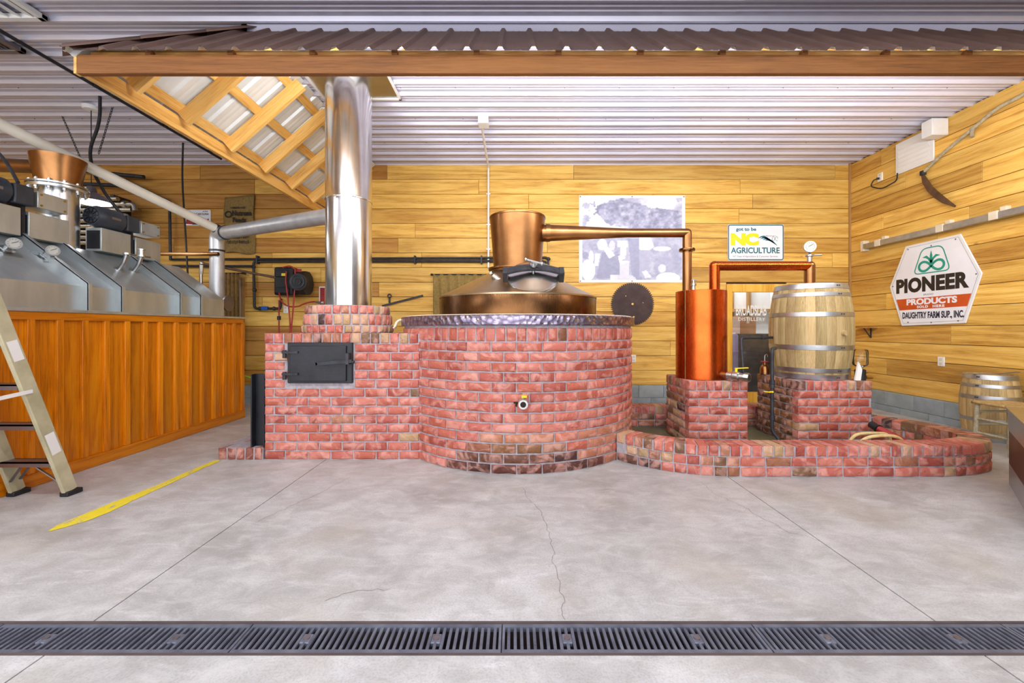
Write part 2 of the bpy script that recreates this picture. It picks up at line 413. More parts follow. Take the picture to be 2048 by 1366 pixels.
# ---- ceiling: ribbed white sheets running across the room
def rib_profile(u, pitch=.2286, major=.032, minor=.009):
    t = (u/pitch) % 1.0; x = t*pitch
    d = min(x, pitch-x)
    if d < .012: h = major
    elif d < .030: h = major*(1-(d-.012)/.018)
    else: h = 0
    for c in (.088, .140):
        e = abs(x-c)
        if e < .011: h = max(h, minor*(1-max(0, e-.004)/.007))
    return h
def rib_samples(a, b, pitch=.2286):
    out = {a, b}; k = math.floor(a/pitch)-1
    while k*pitch < b+pitch:
        for o in (-.030,-.012,.012,.030,.077,.084,.092,.099,.129,.136,.144,.151):
            u = k*pitch+o
            if a < u < b: out.add(u)
        k += 1
    return sorted(out)
ceil_b = MB(); ceil_b.box(XL, XR, YF, YB+.1, ZC+.03, ZC+.12)
ceiling = struct('ceiling', ceil_b, M['white'])
W4 = .2286*4
xs = [XL, -5.3, 1.87, XR]
y = YB
while y > YF:
    y0 = max(YF, y-W4)
    for i in range(3):
        m = MB(); us = rib_samples(y0-YB, y-YB); vs = []
        dz = .0015*(i % 2)
        for u in us:
            z = ZC - rib_profile(u) - dz
            vs += [(xs[i]-(.02 if i else 0), YB+u, z), (xs[i+1], YB+u, z)]
        m.add(vs, [(2*k, 2*k+1, 2*k+3, 2*k+2) for k in range(len(us)-1)])
        part('ceiling_sheet', m, M['whitesheet'], ceiling, ang=25)
    y -= W4
sm = MB()
for k in range(18):
    for j in range(24):
        X = XL+.3+j*.61; Y = YB-.11-k*.6858*.5
        sm.cyl((X, Y, ZC-.007), (X, Y, ZC+.001), .005, n=6)
so = part('screws', sm, M['screw'], ceiling); so['kind'] = 'stuff'

# ---- board walls
def plank_mesh(L, H, T=.022):
    c = .003; m = MB()
    x, z = L/2, H/2
    vs = [(-x, T/2, -z), (x, T/2, -z), (x, T/2, z), (-x, T/2, z), (-x, -T/2+c, -z), (x, -T/2+c, -z), (x, -T/2+c, z), (-x, -T/2+c, z),
          (-x+c, -T/2, -z+c), (x-c, -T/2, -z+c), (x-c, -T/2, z-c), (-x+c, -T/2, z-c)]
    m.add(vs, [(0,1,2,3), (0,4,5,1), (1,5,6,2), (2,6,7,3), (3,7,4,0), (4,8,9,5), (5,9,10,6), (6,10,11,7), (7,11,8,4), (8,11,10,9)])
    return m.mesh('board', M['plank'], False)
def tint(o, base=(1,1,1), var=.14):
    v = random.gauss(1, var*.6); h = random.uniform(-.05, .05)
    o.color = (base[0]*v*(1+h*.3), base[1]*v, base[2]*v*(1-h), 1)
BLK = .29                                            # top of the painted block base
RH = (ZC-.012-BLK)/15
def board_wall(parent, kind, a, b, holes=()):
    rows = 15
    for r in range(rows):
        z0 = BLK+r*RH; z1 = z0+RH-.006; zc = (z0+z1)/2
        x = a - random.uniform(0, 2.5) ; segs = []
        while x < b:
            L = random.choice((2.44, 3.05, 3.66, 3.66, 4.27)); s0, s1 = max(a, x), min(b, x+L)
            if s1-s0 > .05: segs.append((s0, s1))
            x += L
        for (s0, s1) in segs:
            pcs = [(s0, s1)]
            for (h0, h1, hz0, hz1) in holes:
                if z1 > hz0+.05 and z0 < hz1-.05:
                    np_ = []
                    for p0, p1 in pcs:
                        if p1 <= h0 or p0 >= h1: np_.append((p0, p1)); continue
                        if p0 < h0: np_.append((p0, h0))
                        if p1 > h1: np_.append((h1, p1))
                    pcs = np_
            for p0, p1 in pcs:
                L = p1-p0-.004
                if L < .02: continue
                me = plank_mesh(L, z1-z0)
                d = random.uniform(0, .004)
                if kind == 'back': o = link('board', me, parent, loc=((p0+p1)/2, YB-.011-d, zc))
                else: o = link('board', me, parent, loc=(XR-.011-d, (p0+p1)/2, zc), rz=-PI/2)
                if kind == 'back' and (p0+p1)/2 < -3.4 and random.random() < .7: tint(o, random.choice(((.70,.56,.46), (.62,.48,.42), (.80,.66,.54))))  # darker reddish left boards: shade painted into the tint, besides plank variation
                elif random.random() < .16: tint(o, (.78,.72,.66))
                elif random.random() < .2: tint(o, (1.06,1.05,1.05))
                else: tint(o)
def blocks(parent, kind, a, b, holes=()):
    for r, (z0, z1) in enumerate(((.0, .088), (.092, BLK-.004))):
        x = a - (.2 if r else 0)
        while x < b:
            s0, s1 = max(a, x), min(b, x+.4)
            x += .404
            if s1-s0 < .05 or any(s1 > h[0] and s0 < h[1] for h in holes): continue
            m = MB()
            if kind == 'back': m.box(s0, s1, YB-.075, YB, z0, z1)
            else: m.box(XR-.075, XR, s0, s1, z0, z1)
            o = part('block', m, M['block'], parent, smooth=False, bevel=.004); tint(o, (1,1,1), .06)
DX0, DX1, DZ1 = 3.46, 4.44, 1.935                     # glazed door to the store room
wb = MB(); wb.box(XL, DX0, YB, YB+.1, 0, ZC); wb.box(DX1, XR+.1, YB, YB+.1, 0, ZC); wb.box(DX0, DX1, YB, YB+.1, DZ1, ZC)
wall_back = struct('wall_back', wb, M['backing'], smooth=False)
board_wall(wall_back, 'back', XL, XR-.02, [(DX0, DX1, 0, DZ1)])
blocks(wall_back, 'back', XL, XR-.08, [(DX0, DX1)])
wr = MB(); wr.box(XR, XR+.1, YF, YB, 0, ZC)
wall_right = struct('wall_right', wr, M['backing'], smooth=False)
board_wall(wall_right, 'right', 1.0, YB-.03)
blocks(wall_right, 'right', 1.0, YB-.08)
wl = MB(); wl.box(XL-.1, XL, YF, YB+.1, 0, ZC)
wall_left = struct('wall_left', wl, M['plank'], smooth=False)
m = MB(); m.box(XL, XR, YF-.1, YF, 3.75, ZC)
for x in (XL, -4.6, .5, XR-.3): m.box(x, x+.3, YF-.1, YF, 0, 3.75)
struct('wall_front', m, M['white'], smooth=False)
m = MB(); m.box(5.45, 5.478, 6.75, 6.778, BLK, ZC); struct('trim_1', m, M['trimwood'])

# ---- store room behind the door
wall_store = struct('wall_store_back', MB().box(2.9, 5.3, 8.6, 8.7, 0, 2.9), M['white'], smooth=False)
struct('wall_store_left', MB().box(2.8, 2.9, 6.91, 8.7, 0, 2.9), M['white'], smooth=False); struct('wall_store_right', MB().box(5.3, 5.4, 6.91, 8.7, 0, 2.9), M['white'], smooth=False)
struct('ceiling_store', MB().box(2.8, 5.4, 6.91, 8.7, 2.9, 3.0), M['white'], smooth=False); struct('floor_store', MB().box(2.8, 5.4, 6.91, 8.7, -.25, 0.0), M['concrete'], smooth=False)
for x in (3.75, 4.1, 4.45, 4.8):
    m = MB(); m.box(x, x+.05, 8.5, 8.6, 0, 2.9); part('stud', m, M['trimwood'], wall_store)
for z in (1.55, 2.3):
    m = MB(); m.box(2.95, 5.25, 8.46, 8.6, z, z+.06); part('stud_rail', m, M['trimwood'], wall_store)
area_light('store_room_lamp', (4.0, 7.9, 2.85), (0,0,0), 1.4, .5, 60)
# door
m = MB(); jw = .085
door = thing('door_1', '', 'door', (DX0, YB, 0)); del door['label'], door['category']; door['kind'] = 'structure'
for (a, b, c, d) in ((DX0, DX0+jw, 0, DZ1), (DX1-jw, DX1, 0, DZ1), (DX0+jw, DX1-jw, DZ1-.13, DZ1), (DX0+jw, DX1-jw, 0, .17)):
    m = MB(); m.box(a, b, YB-.05, YB+.03, c, d); part('door_frame', m, M['yellowwood'], door, bevel=.004)
m = MB(); m.box(DX0+jw-.01, DX1-jw+.01, YB-.012, YB-.006, .16, DZ1-.12); gl_ = part('glass_pane', m, M['glass'], door)
t = text_mesh('BROADSLAB', .50, .17, 3.62, 1.42, 0, .001, .02, 0, M['white'], 'lettering', door); t.rotation_euler = (PI/2, 0, 0); t.location = (-DX0, -.014, 0)
t = text_mesh('DISTILLERY', .44, .055, 3.66, 1.335, 0, .001, .01, 0, M['white'], 'lettering', door, 1.1); t.rotation_euler = (PI/2, 0, 0); t.location = (-DX0, -.014, 0)
# things in the store room
m = MB(); m.box(3.50, 4.5, 7.15, 7.75, 0, 1.12); single('storage_cabinet', m, M['blackpanel'], 'scuffed black cabinet seen through the glass door', 'cabinet', bevel=.01)
def carton(x, y, z, w, d, h, mm, label):
    t = thing('carton', label, 'box', (x, y, z))
    m = MB(); m.box(x-w/2, x+w/2, y-d/2, y+d/2, z, z+h); part('box_body', m, mm, t, bevel=.003)
    m = MB(); m.box(x-.025, x+.025, y-d/2-.001, y+d/2+.001, z+h*.6, z+h+.001); part('tape', m, M['ivory'], t)
carton(3.80, 7.40, 1.12, .28, .3, .27, M['pinkbox'], 'pale pink carton on the black cabinet behind the glass door')
carton(4.09, 7.42, 1.12, .28, .3, .30, M['cardboard'], 'brown cardboard carton on the black cabinet behind the glass door')
d_ = thing('plastic_drum', 'violet plastic drum standing behind the lower door glass', 'drum', (3.62, 6.99, 0))
m = MB(); m.lathe([(.001,0),(.10,0),(.11,.03),(.11,.4),(.117,.42),(.11,.44),(.11,.8),(.117,.82),(.11,.84),(.11,1.09),(.09,1.12),(.001,1.12)], 28, (3.66, 7.02, 0)); part('drum_body', m, M['purple'], d_)
m = MB(); m.cyl((3.70, 7.0, 1.12), (3.70, 7.0, 1.14), .025); part('cap', m, M['white'], d_)
bl = thing('slatted_blind', 'white slatted blind hanging at the store room side wall', 'blind', (3.05, 8.2, .9))
for k in range(16):
    m = MB(); m.obox((3.35, 8.3, 1.0+k*.05), (.75, .004, .042), Matrix.Rotation(R(35), 3, 'X')); part('slat', m, M['white'], bl)
m = MB(); m.box(2.95, 3.74, 8.28, 8.6, 1.83, 1.87); part('head_rail', m, M['white'], bl)
for dx in (-.25, .25):
    m = MB(); m.cyl((3.35+dx, 8.3, .98), (3.35+dx, 8.3, 1.85), .003, n=6); part('cord', m, M['white'], bl)
# ================================================================ BRICKWORK
PINK = [srgb(180,94,82), srgb(188,104,90), srgb(170,84,72), srgb(182,98,82), srgb(160,76,64), srgb(190,112,98), srgb(176,90,72)]
BROWN = [srgb(150,96,70), srgb(128,82,58), srgb(166,110,84), srgb(116,84,60)]
TAN = [srgb(178,144,108), srgb(160,134,100), srgb(188,150,120)]
DARK = [srgb(84,56,48), srgb(66,46,44), srgb(96,60,48)]
def pick(p=.86, b=.08, t=.04):
    r = random.random()
    return random.choice(PINK if r < p else BROWN if r < p+b else TAN if r < p+b+t else DARK)
_bm = {}
def brick_mesh(L, D, H):
    key = (round(L, 3), round(D, 3), round(H, 3))
    if key not in _bm:
        _bm[key] = []
        for s in range(5):
            rd = random.Random(s*31+int(L*1000)); j = lambda a: rd.uniform(-a, a)
            c = min(.009, H*.14); cols = 4 if L > .13 else 3; m = MB(); vs = []
            for (yy, inn) in ((-D/2, 1), (-D/2+c, 0), (D/2, 0)):
                for zz in (-1, 1):
                    for k in range(cols):
                        x = (-1+2*k/(cols-1))*(L/2-(c if inn else 0)); z = zz*(H/2-(c if inn else 0))
                        if yy < D/2: x += j(.0025) if k in (0, cols-1) else j(.01); z += j(.0028); y_ = yy+(j(.004) if inn else 0)
                        else: y_ = yy
                        vs.append((x, y_, z))
            n = cols; fs = []
            def idx(l, r, k): return l*2*n+r*n+k
            for k in range(n-1):
                fs += [(idx(0,0,k), idx(0,0,k+1), idx(0,1,k+1), idx(0,1,k))]
                for l in (0, 1):
                    fs += [(idx(l,0,k), idx(l+1,0,k), idx(l+1,0,k+1), idx(l,0,k+1)), (idx(l,1,k), idx(l,1,k+1), idx(l+1,1,k+1), idx(l+1,1,k))]
                fs += [(idx(2,0,k), idx(2,1,k), idx(2,1,k+1), idx(2,0,k+1))]
            for l in (0, 1):
                fs += [(idx(l,0,0), idx(l,1,0), idx(l+1,1,0), idx(l+1,0,0)), (idx(l,0,n-1), idx(l+1,0,n-1), idx(l+1,1,n-1), idx(l,1,n-1))]
            m.add(vs, fs); _bm[key].append(m.mesh('brick', M['brick'], True, 50))
    return random.choice(_bm[key])
def brick(parent, L, D, H, x, y, z, rz, col):
    o = bpy.data.objects.new('brick', brick_mesh(L, D, H)); COL.objects.link(o); o.parent = parent
    o.location = Vector((x, y, z))-wloc(parent); o.rotation_euler = (random.gauss(0,.006), random.gauss(0,.006), rz+random.gauss(0,.006))
    o.color = c4(col); return o
CH = .0824; BL = .2086; JT = .012                     # course height, brick pitch, joint
def wall_course(parent, p0, p1, z, off, D=.1, colf=lambda: pick(.97,.02,.01), H=CH, pitch=BL, nrm=1):
    """a course of stretchers from p0 to p1 (plan), outer face on the right of the travel direction"""
    p0 = Vector((p0[0], p0[1], 0)); p1 = Vector((p1[0], p1[1], 0)); d = (p1-p0); L = d.length; d.normalize()
    nv = Vector((d.y, -d.x, 0)); rz = math.atan2(d.y, d.x)
    s = -off*pitch
    while s < L-.01:
        a, b = max(0, s), min(L, s+pitch)
        if b-a > .035:
            c = p0+d*(a+b)/2-nv*D/2
            q = max(.04, round((b-a-JT)/.02)*.02) if b-a < pitch-.001 else pitch-JT
            brick(parent, min(q, b-a-.004), D, H-JT, c.x, c.y, z+H/2, rz, colf())
        s += pitch
def header_course(parent, p0, p1, z, H=.095, D=.2, pitch=None, colf=pick):
    p0 = Vector((p0[0], p0[1], 0)); p1 = Vector((p1[0], p1[1], 0)); d = (p1-p0); L = d.length; d.normalize()
    n = max(1, round(L/(pitch or .088))); w = L/n; nv = Vector((d.y, -d.x, 0)); rz = math.atan2(d.y, d.x)
    for k in range(n):
        c = p0+d*(k+.5)*w-nv*D/2
        brick(parent, round(w-JT, 3), D, H-JT*.6, c.x, c.y, z+H/2, rz, colf())
header_pick = lambda: pick(.5, .28, .14)

# ---- round brick vat housing the still
VX, VY, VR = .034, 4.665, 1.236
vat = thing('brick_vat', 'large round red brick vat with a swirled metal rim', 'vat', (VX, VY, 0))
m = MB(); m.lathe([(.3,0),(VR-.011,0),(VR-.011,1.245),(.3,1.245)], 96, (VX, VY, 0)); part('mortar_core', m, M['mortar'], vat)
VH = .0846; nb = 36; back = []
def vat_col(a, k):
    # splashes and scorching below the drain spout
    da = (a+PI/2+PI) % (2*PI)-PI
    if k == 0 and -.5 < da < .62: return srgb(92,46,36) if random.random() < .6 else srgb(78,40,34)
    if k == 1 and -.42 < da < .45: return random.choice((srgb(88,54,42), srgb(72,40,36), srgb(100,60,44)))
    if k == 2 and -.3 < da < .35: return random.choice((srgb(128,86,54), srgb(140,84,60)))
    if k == 3 and -.3 < da < .45: return random.choice((srgb(176,116,86), srgb(186,104,82)))
    if k < 4 and .45 <= da < 1.3: return random.choice((srgb(176,112,88), srgb(166,104,80), srgb(186,102,82)))
    return pick(.995, .005, 0)
allb = []
for k in range(13):
    for i in range(nb):
        a = -PI/2+(i+(.5 if k % 2 else 0)+.42)*2*PI/nb; da = abs((a+PI/2+PI) % (2*PI)-PI); allb.append((da, a, k, 0))
ns = 88
for i in range(ns):
    a = -PI/2+(i+.3)*2*PI/ns; da = abs((a+PI/2+PI) % (2*PI)-PI); allb.append((da, a, 13, 1))
allb.sort(key=lambda t: t[0])
L_st = 2*PI*VR/nb-.014; L_so = 2*PI*VR/ns-.012
rest = MB()
for j, (da, a, k, soldier) in enumerate(allb):
    zc = 13*VH+.061 if soldier else k*VH+VH/2; H = .109 if soldier else VH-.0125; L = L_so if soldier else L_st; D = .1
    r = VR-D/2; x = VX+r*math.cos(a); y_ = VY+r*math.sin(a); rz = a+PI/2
    if j < 298: brick(vat, round(L, 3), D, H, x, y_, zc, rz, vat_col(a, k))
    elif True:
        b0 = len(rest.v); rest.box(-L/2, L/2, -D/2, D/2, -H/2, H/2); rest.xf(Matrix.Translation((x, y_, zc)) @ Matrix.Rotation(rz, 4, 'Z'), b0)
o = part('rear_bricks', rest, M['brick'], vat, smooth=False); o['kind'] = 'stuff'; o.color = c4(PINK[0])
m = MB(); m.lathe([(VR-.05,1.235),(VR+.018,1.235),(VR+.026,1.246),(VR+.026,1.318),(VR+.012,1.327),(VR-.05,1.327)], 120, (VX, VY, 0)); part('rim_band', m, M['swirl'], vat, label='swirled polished metal rim band')
m = MB(); m.lathe([(VR+.006,1.322),(VR-.03,1.328),(.9,1.345),(.84,1.345)], 96, (VX, VY, 0)); part('sealed_top', m, M['ivory'], vat)
m = MB(); m.tube(arc((VX, VY, 1.327), VR-.004, 0, 2*PI*.999, 120, (1,0,0), (0,1,0)), .006, 8); part('gasket', m, M['ivory'], vat)
m = MB()
for k in range(4):
    p = Vector((VX-VR*.96, VY-.38+k*.03, 1.30)); m.tube(rounded([p, p+Vector((-.05-.01*k, -.02, -.01)), p+Vector((-.07-.012*k, -.03, -.07)), p+Vector((-.09, -.02, -.085))], .04), .011, 8)
part('cloth_strip', m, M['ivory'], vat)
sp = P(1046, 806, 3.40)
v_ = part('drain_spout', MB().tube([sp+Vector((0,.12,0)), sp+Vector((0,-.05,0))], .030, 20), M['steel'], vat)
m = MB(); m.tube([sp+Vector((0,.0,0)), sp+Vector((0,-.02,0))], .041, 8); m.lathe([(.024,0),(.038,0),(.038,.03),(.024,.03),(.024,-.03)], 20); m.xf(Matrix.Translation(sp+Vector((0,-.05,0))) @ Matrix.Rotation(PI/2, 4, 'X'), 16); part('spout_collar', m, M['steel'], v_)
m = MB(); m.cyl(sp+Vector((0,-.07,0)), sp+Vector((0,-.079,0)), .0235, n=18); part('spout_bore', m, M['dark'], v_)
m = MB(); m.cyl(sp+Vector((0,.02,.03)), sp+Vector((0,.02,.05)), .012); m.box(sp.x-.012, sp.x+.03, sp.y-.04, sp.y+.03, sp.z+.05, sp.z+.062); part('valve_handle', m, M['yellow'], v_, label='yellow valve handle')
m = MB(); m.cyl(sp+Vector((-.02,.035,.012)), sp+Vector((-.02,.05,.012)), .06, n=24); part('pipe_sleeve', m, M['dark'], vat)

# ---- fire box with round stack collar
FX0, FX1, FY0, FY1 = -2.31, -.98, 3.82, 5.02
fb = thing('brick_firebox', 'red brick firebox with black iron door and round stack collar', 'firebox', ((FX0+FX1)/2, FY0, 0))
m = MB(); m.box(FX0+.011, FX1+.35, FY0+.011, FY1-.011, 0, 1.163); part('mortar_core', m, M['mortar'], fb, smooth=False)
dz0, dz1, dx0, dx1 = P(577,766,FY0).z, P(577,685,FY0).z, P(577,700,FY0).x, P(706,700,FY0).x
for k in range(13):
    z = k*CH; off = .5*(k % 2)+.05
    zc = z+CH/2
    if dz0-.02 < zc < dz1-.0:
        wall_course(fb, (FX0, FY0), (dx0-.006, FY0), z, off); wall_course(fb, (dx1+.006, FY0), (-.872, FY0), z, off*.7)
    else: wall_course(fb, (FX0, FY0), (-.872, FY0), z, off)
    wall_course(fb, (FX0, FY1), (FX0, FY0+.1), z, .5-off if off < .5 else 0.)
header_course(fb, (FX0, FY0), (-.885, FY0), 13*CH, .098, .2, .0875, header_pick)
header_course(fb, (FX0, FY1), (FX0, FY0+.2), 13*CH, .098, .2, .0875, header_pick)
SX, SY = -1.755, 4.40
for (z0, h, r, n) in ((1.165, .078, .455, 34), (1.243, .108, .438, 33), (1.351, .088, .418, 32)):
    m = MB(); m.lathe([(.2,z0-.002),(r-.01,z0-.002),(r-.01,z0+h),(.2,z0+h)], 48, (SX, SY, 0)); part('collar_mortar', m, M['mortar'], fb)
    for i in range(n):
        a = 2*PI*(i+random.uniform(.45,.55))/n; D = .1
        brick(fb, .068, D, h-.010, SX+(r-D/2)*math.cos(a), SY+(r-D/2)*math.sin(a), z0+h/2, a+PI/2, pick(.62, .1, .24) if math.cos(a) < .25 else pick(.3, .1, .55))
# iron door
dr = part('firebox_door', MB().box(dx0, dx1, FY0-.02, FY0+.05, dz0, dz1), M['black'], fb, bevel=.006, label='black iron firebox door')
m = MB(); m.box(dx0+.03, dx1-.05, FY0-.036, FY0-.018, dz0+.02, dz1-.03); part('door_plate', m, M['black'], dr, bevel=.004)
for z in (dz0+.085, dz1-.09):
    m = MB(); m.box(dx0-.035, dx0+.11, FY0-.052, FY0-.034, z-.008, z+.012); m.cyl((dx0-.02, FY0-.03, z-.05), (dx0-.02, FY0-.03, z+.02), .017); part('hinge', m, M['iron'], dr)
m = MB(); a = P(632,728,FY0-.06); b = P(704,722,FY0-.06); m.bar(a, b, .018, .03); m.cyl(a+Vector((0,-.009,0)), a+Vector((0,.009,0)), .015); m.box(dx1-.04, dx1-.012, FY0-.075, FY0, b.z-.03, b.z+.07); m.ball((dx1+.02, FY0-.05, b.z-.01), .016); part('latch_handle', m, M['iron'], dr)
# hearth slab beside the fire box
hs = thing('hearth_step', 'low brick hearth step beside the firebox', 'step', (-2.5, 4.1, 0))
hx0, hx1, hy0, hy1 = P(435,920,FY0).x, FX0-.01, FY0, 4.55
m = MB(); m.box(hx0+.01, hx1, hy0+.01, hy1-.01, 0, .108); part('mortar_core', m, M['mortar'], hs, smooth=False)
for k in range(5): 
    w = (hx1-hx0)/5; brick(hs, round(w-.012,3), .2, .105, hx0+(k+.5)*w, hy0+.1, .0545, 0, random.choice((srgb(150,84,70), srgb(132,76,64), srgb(160,90,74))))
    for r in range(2): brick(hs, round(w-.012,3), .22, .105, hx0+(k+.5)*w, hy0+.32+r*.235, .0545, 0, random.choice((srgb(150,84,70), srgb(132,76,64))))
cx0, cx1 = P(512,800,FY0+.1).x, FX0-.005
m = MB(); cz1 = P(512,747,FY0+.1).z
for (a, b, c, d) in ((cx0, cx1, 3.90, 3.915), (cx0, cx0+.012, 3.84, 3.915), (cx1-.012, cx1, 3.84, 3.915)): m.box(a, b, c, d, .109, cz1)
single('steel_channel', m, M['black'], 'black steel channel standing upright on the hearth step', 'steel channel')

# ---- chimney
ch = thing('chimney_pipe', 'tall polished stainless chimney pipe rising from the firebox', 'chimney', (SX, SY, 1.16))
zs = P(698, 403, SY).z
m = MB(); m.lathe([(.23,1.1),(.23,zs)], 64, (SX, SY, 0)); part('pipe_section', m, M['chrome'], ch)
m = MB(); m.lathe([(.2315,zs-.008),(.2335,zs),(.232,zs+.01),(.232,ZC-.02)], 64, (SX, SY, 0)); part('pipe_section', m, M['chrome'], ch)
m = MB(); m.lathe([(.2325,zs-.012),(.2345,zs-.006),(.2345,zs+.004),(.2325,zs+.01)], 64, (SX, SY, 0)); part('seam_band', m, M['chrome'], ch)
m = MB(); m.box(SX-.435, SX+.435, 3.98, 4.80, ZC-.035, ZC-.028); cp = part('ceiling_plate', m, M['steel'], ch)
for (a, b, c, d) in ((SX-.445, SX-.42, 3.97, 4.81), (SX+.42, SX+.445, 3.97, 4.81), (SX-.445, SX+.445, 4.785, 4.81), (SX-.445, SX+.445, 3.97, 3.995)):
    m = MB(); m.box(a, b, c, d, ZC-.05, ZC-.03); part('plate_trim', m, M['white'], cp)

# ---- pedestals
def pedestal(name, x0, x1, y0, y1, label, darkleft=False):
    t = thing(name, label, 'pedestal', ((x0+x1)/2, (y0+y1)/2, 0)); H = 7*CH+.1
    m = MB(); m.box(x0+.01, x1-.01, y0+.01, y1-.01, 0, H-.004); part('mortar_core', m, M['mortar'], t, smooth=False)
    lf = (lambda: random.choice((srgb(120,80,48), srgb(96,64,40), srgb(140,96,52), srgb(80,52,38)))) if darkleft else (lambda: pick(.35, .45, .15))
    fr = lambda: pick(.9, .06, .04)
    for k in range(7):
        z = k*CH; o = .5*(k % 2)
        wall_course(t, (x0, y0), (x1, y0), z, o, colf=fr)
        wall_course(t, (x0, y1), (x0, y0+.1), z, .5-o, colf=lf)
        wall_course(t, (x1, y0+.1), (x1, y1), z, .5-o, colf=fr)
    header_course(t, (x0, y0), (x1, y0), 7*CH, .1, .2, .0875, lambda: pick(.62, .24, .12))
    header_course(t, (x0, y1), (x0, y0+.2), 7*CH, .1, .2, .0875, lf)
    header_course(t, (x1, y0+.2), (x1, y1), 7*CH, .1, .2, .0875, fr)
    return t, H
PY0 = 4.22
ped1, PH = pedestal('brick_pedestal', 1.77, 2.384, PY0, 4.85, 'square brick pedestal carrying the copper condenser')
ped2, PH = pedestal('brick_pedestal', 2.888, 3.645, PY0, 4.95, 'square brick pedestal with dark wet side carrying the large oak barrel', True)

# ---- low curb around the pedestals
cp_ = [(.93,3.80),(1.08,3.65),(1.204,3.549),(1.34,3.475),(1.49,3.416),(1.69,3.375),(1.95,3.37),(2.4,3.37),(2.9,3.37),(3.3,3.37),(3.62,3.38),(3.9,3.44),(4.1,3.55),(4.22,3.72),(4.25,3.95),(4.22,4.2),(4.12,4.42),(3.98,4.63),(3.86,4.90),(3.70,5.12),(3.45,5.26),(3.1,5.30),(2.6,5.30),(2.0,5.30),(1.5,5.30),(1.13,5.28)]
pts = [Vector((x, y_, 0)) for x, y_ in cp_]
for _ in range(2):
    q = [pts[0]]
    for a, b in zip(pts, pts[1:]): q += [a.lerp(b, .25), a.lerp(b, .75)]
    pts = q+[pts[-1]]
cum = [0]
for a, b in zip(pts, pts[1:]): cum.append(cum[-1]+(b-a).length)
def along(s):
    s = max(0, min(cum[-1], s))
    for i in range(len(pts)-1):
        if s <= cum[i+1]:
            d = pts[i+1]-pts[i]; return pts[i]+d*((s-cum[i])/max(d.length, 1e-9)), d.normalized()
    return pts[-1], (pts[-1]-pts[-2]).normalized()
curb = thing('brick_curb', 'low curved brick curb enclosing both pedestals', 'curb', (2.6, 4.3, 0))
CT = .2
m = MB(); N = 160; vs = []
for i in range(N+1):
    p, d = along(cum[-1]*i/N); nv = Vector((d.y, -d.x, 0))
    for (off, z) in ((-.011, 0), (-.011, .247), (-CT+.011, .247), (-CT+.011, 0)): vs.append(p+nv*off+Vector((0,0,z)))
fs = [(4*i+a, 4*i+(a+1) % 4, 4*i+4+(a+1) % 4, 4*i+4+a) for i in range(N) for a in range(4)]
m.add(vs, fs+[(0,1,2,3), (4*N+3, 4*N+2, 4*N+1, 4*N)]); part('mortar_core', m, M['mortar'], curb)
def curb_col(s):
    p, d = along(s)
    if p.x < 1.75 and p.y < 4: return pick(.35, .4, .12)
    if p.x > 3.9: return pick(.4, .42, .06)
    if p.y > 4.6: return random.choice(BROWN+DARK)
    return pick(.82, .12, .03)
def curved(s): 
    a = along(s-.15)[1]; b = along(s+.15)[1]; return a.angle(b) > .13
for k in range(2):
    s = .0 + (.1 if k else 0)
    while s < cum[-1]-.05:
        w = .104 if curved(s+.08) else BL
        p, d = along(s+w/2); nv = Vector((d.y, -d.x, 0)); c = p-nv*.05
        brick(curb, round(w-JT, 3), .1, CH-JT, c.x, c.y, k*CH+CH/2, math.atan2(d.y, d.x), curb_col(s) if k else (random.choice(BROWN+DARK+PINK) if p.x < 3 else curb_col(s)))
        pi = p-nv*(CT-.03)
        if along(s)[0].x > 1.2 or True:
            brick(curb, round((w if w > .15 else .085)-JT, 3), .06, CH-JT, pi.x, pi.y, k*CH+CH/2, math.atan2(d.y, d.x)+PI, random.choice(BROWN+PINK[:3]))
        s += w
n = int(cum[-1]/.0865)
for i in range(n):
    s = (i+.5)*cum[-1]/n; p, d = along(s); nv = Vector((d.y, -d.x, 0)); c = p-nv*CT/2
    brick(curb, .073, CT, .084, c.x, c.y, 2*CH+.045, math.atan2(d.y, d.x), random.choice(BROWN+TAN+PINK+PINK+DARK[:2]) if p.x < 3.2 else curb_col(s))
m = MB(); m.add([Vector((x, y_, .003)) for x, y_ in ((1.2,3.75),(1.6,3.5),(3.7,3.5),(4.1,3.8),(3.9,4.6),(3.5,5.15),(1.2,5.15))], [tuple(range(7))]); part('pool_floor', m, M['poolfloor'], curb)
# ================================================================ STILL, CONDENSER, BARRELS
still = thing('copper_still', 'copper pot still with conical shoulder and flared head on the brick vat', 'still', (VX, VY, 1.3))
m = MB(); m.lathe([(.866,1.33),(.868,1.535),(.862,1.545)], 96, (VX, VY, 0)); part('drum_wall', m, M['copperd'], still, label='tarnished dark copper drum wall')
m = MB(); m.lathe([(.872,1.530),(.872,1.546),(.86,1.552),(.32,1.825),(.30,1.835)], 96, (VX, VY, 0), ); part('shoulder_cone', m, M['conesteel'], still)
m = MB(); m.lathe([(.285,1.80),(.29,1.86),(.325,1.862),(.325,1.88),(.27,1.885)], 64, (VX, VY, 0)); part('neck_flange', m, M['copper'], still)
m = MB(); m.lathe([(.268,1.87),(.272,1.95),(.30,2.30),(.312,2.452),(.306,2.456),(.295,2.40),(.001,2.39)], 72, (VX, VY, 0)); part('head', m, M['copper'], still)
m = MB(); m.lathe([(.3135,2.436),(.3165,2.445),(.3135,2.456),(.306,2.456)], 72, (VX, VY, 0)); part('head_rim', m, M['copper'], still)
AY = 4.62; za = P(1300, 466, AY).z; xt = P(1262, 466, AY).x; xe = P(1374, 466, AY).x
m = MB(); m.tube([(VX+.25, VY-.02, za), (VX+.33, AY, za), (xt, AY, za)], [.095, .092, .047], 32); arm = part('lyne_arm', m, M['copper'], still)
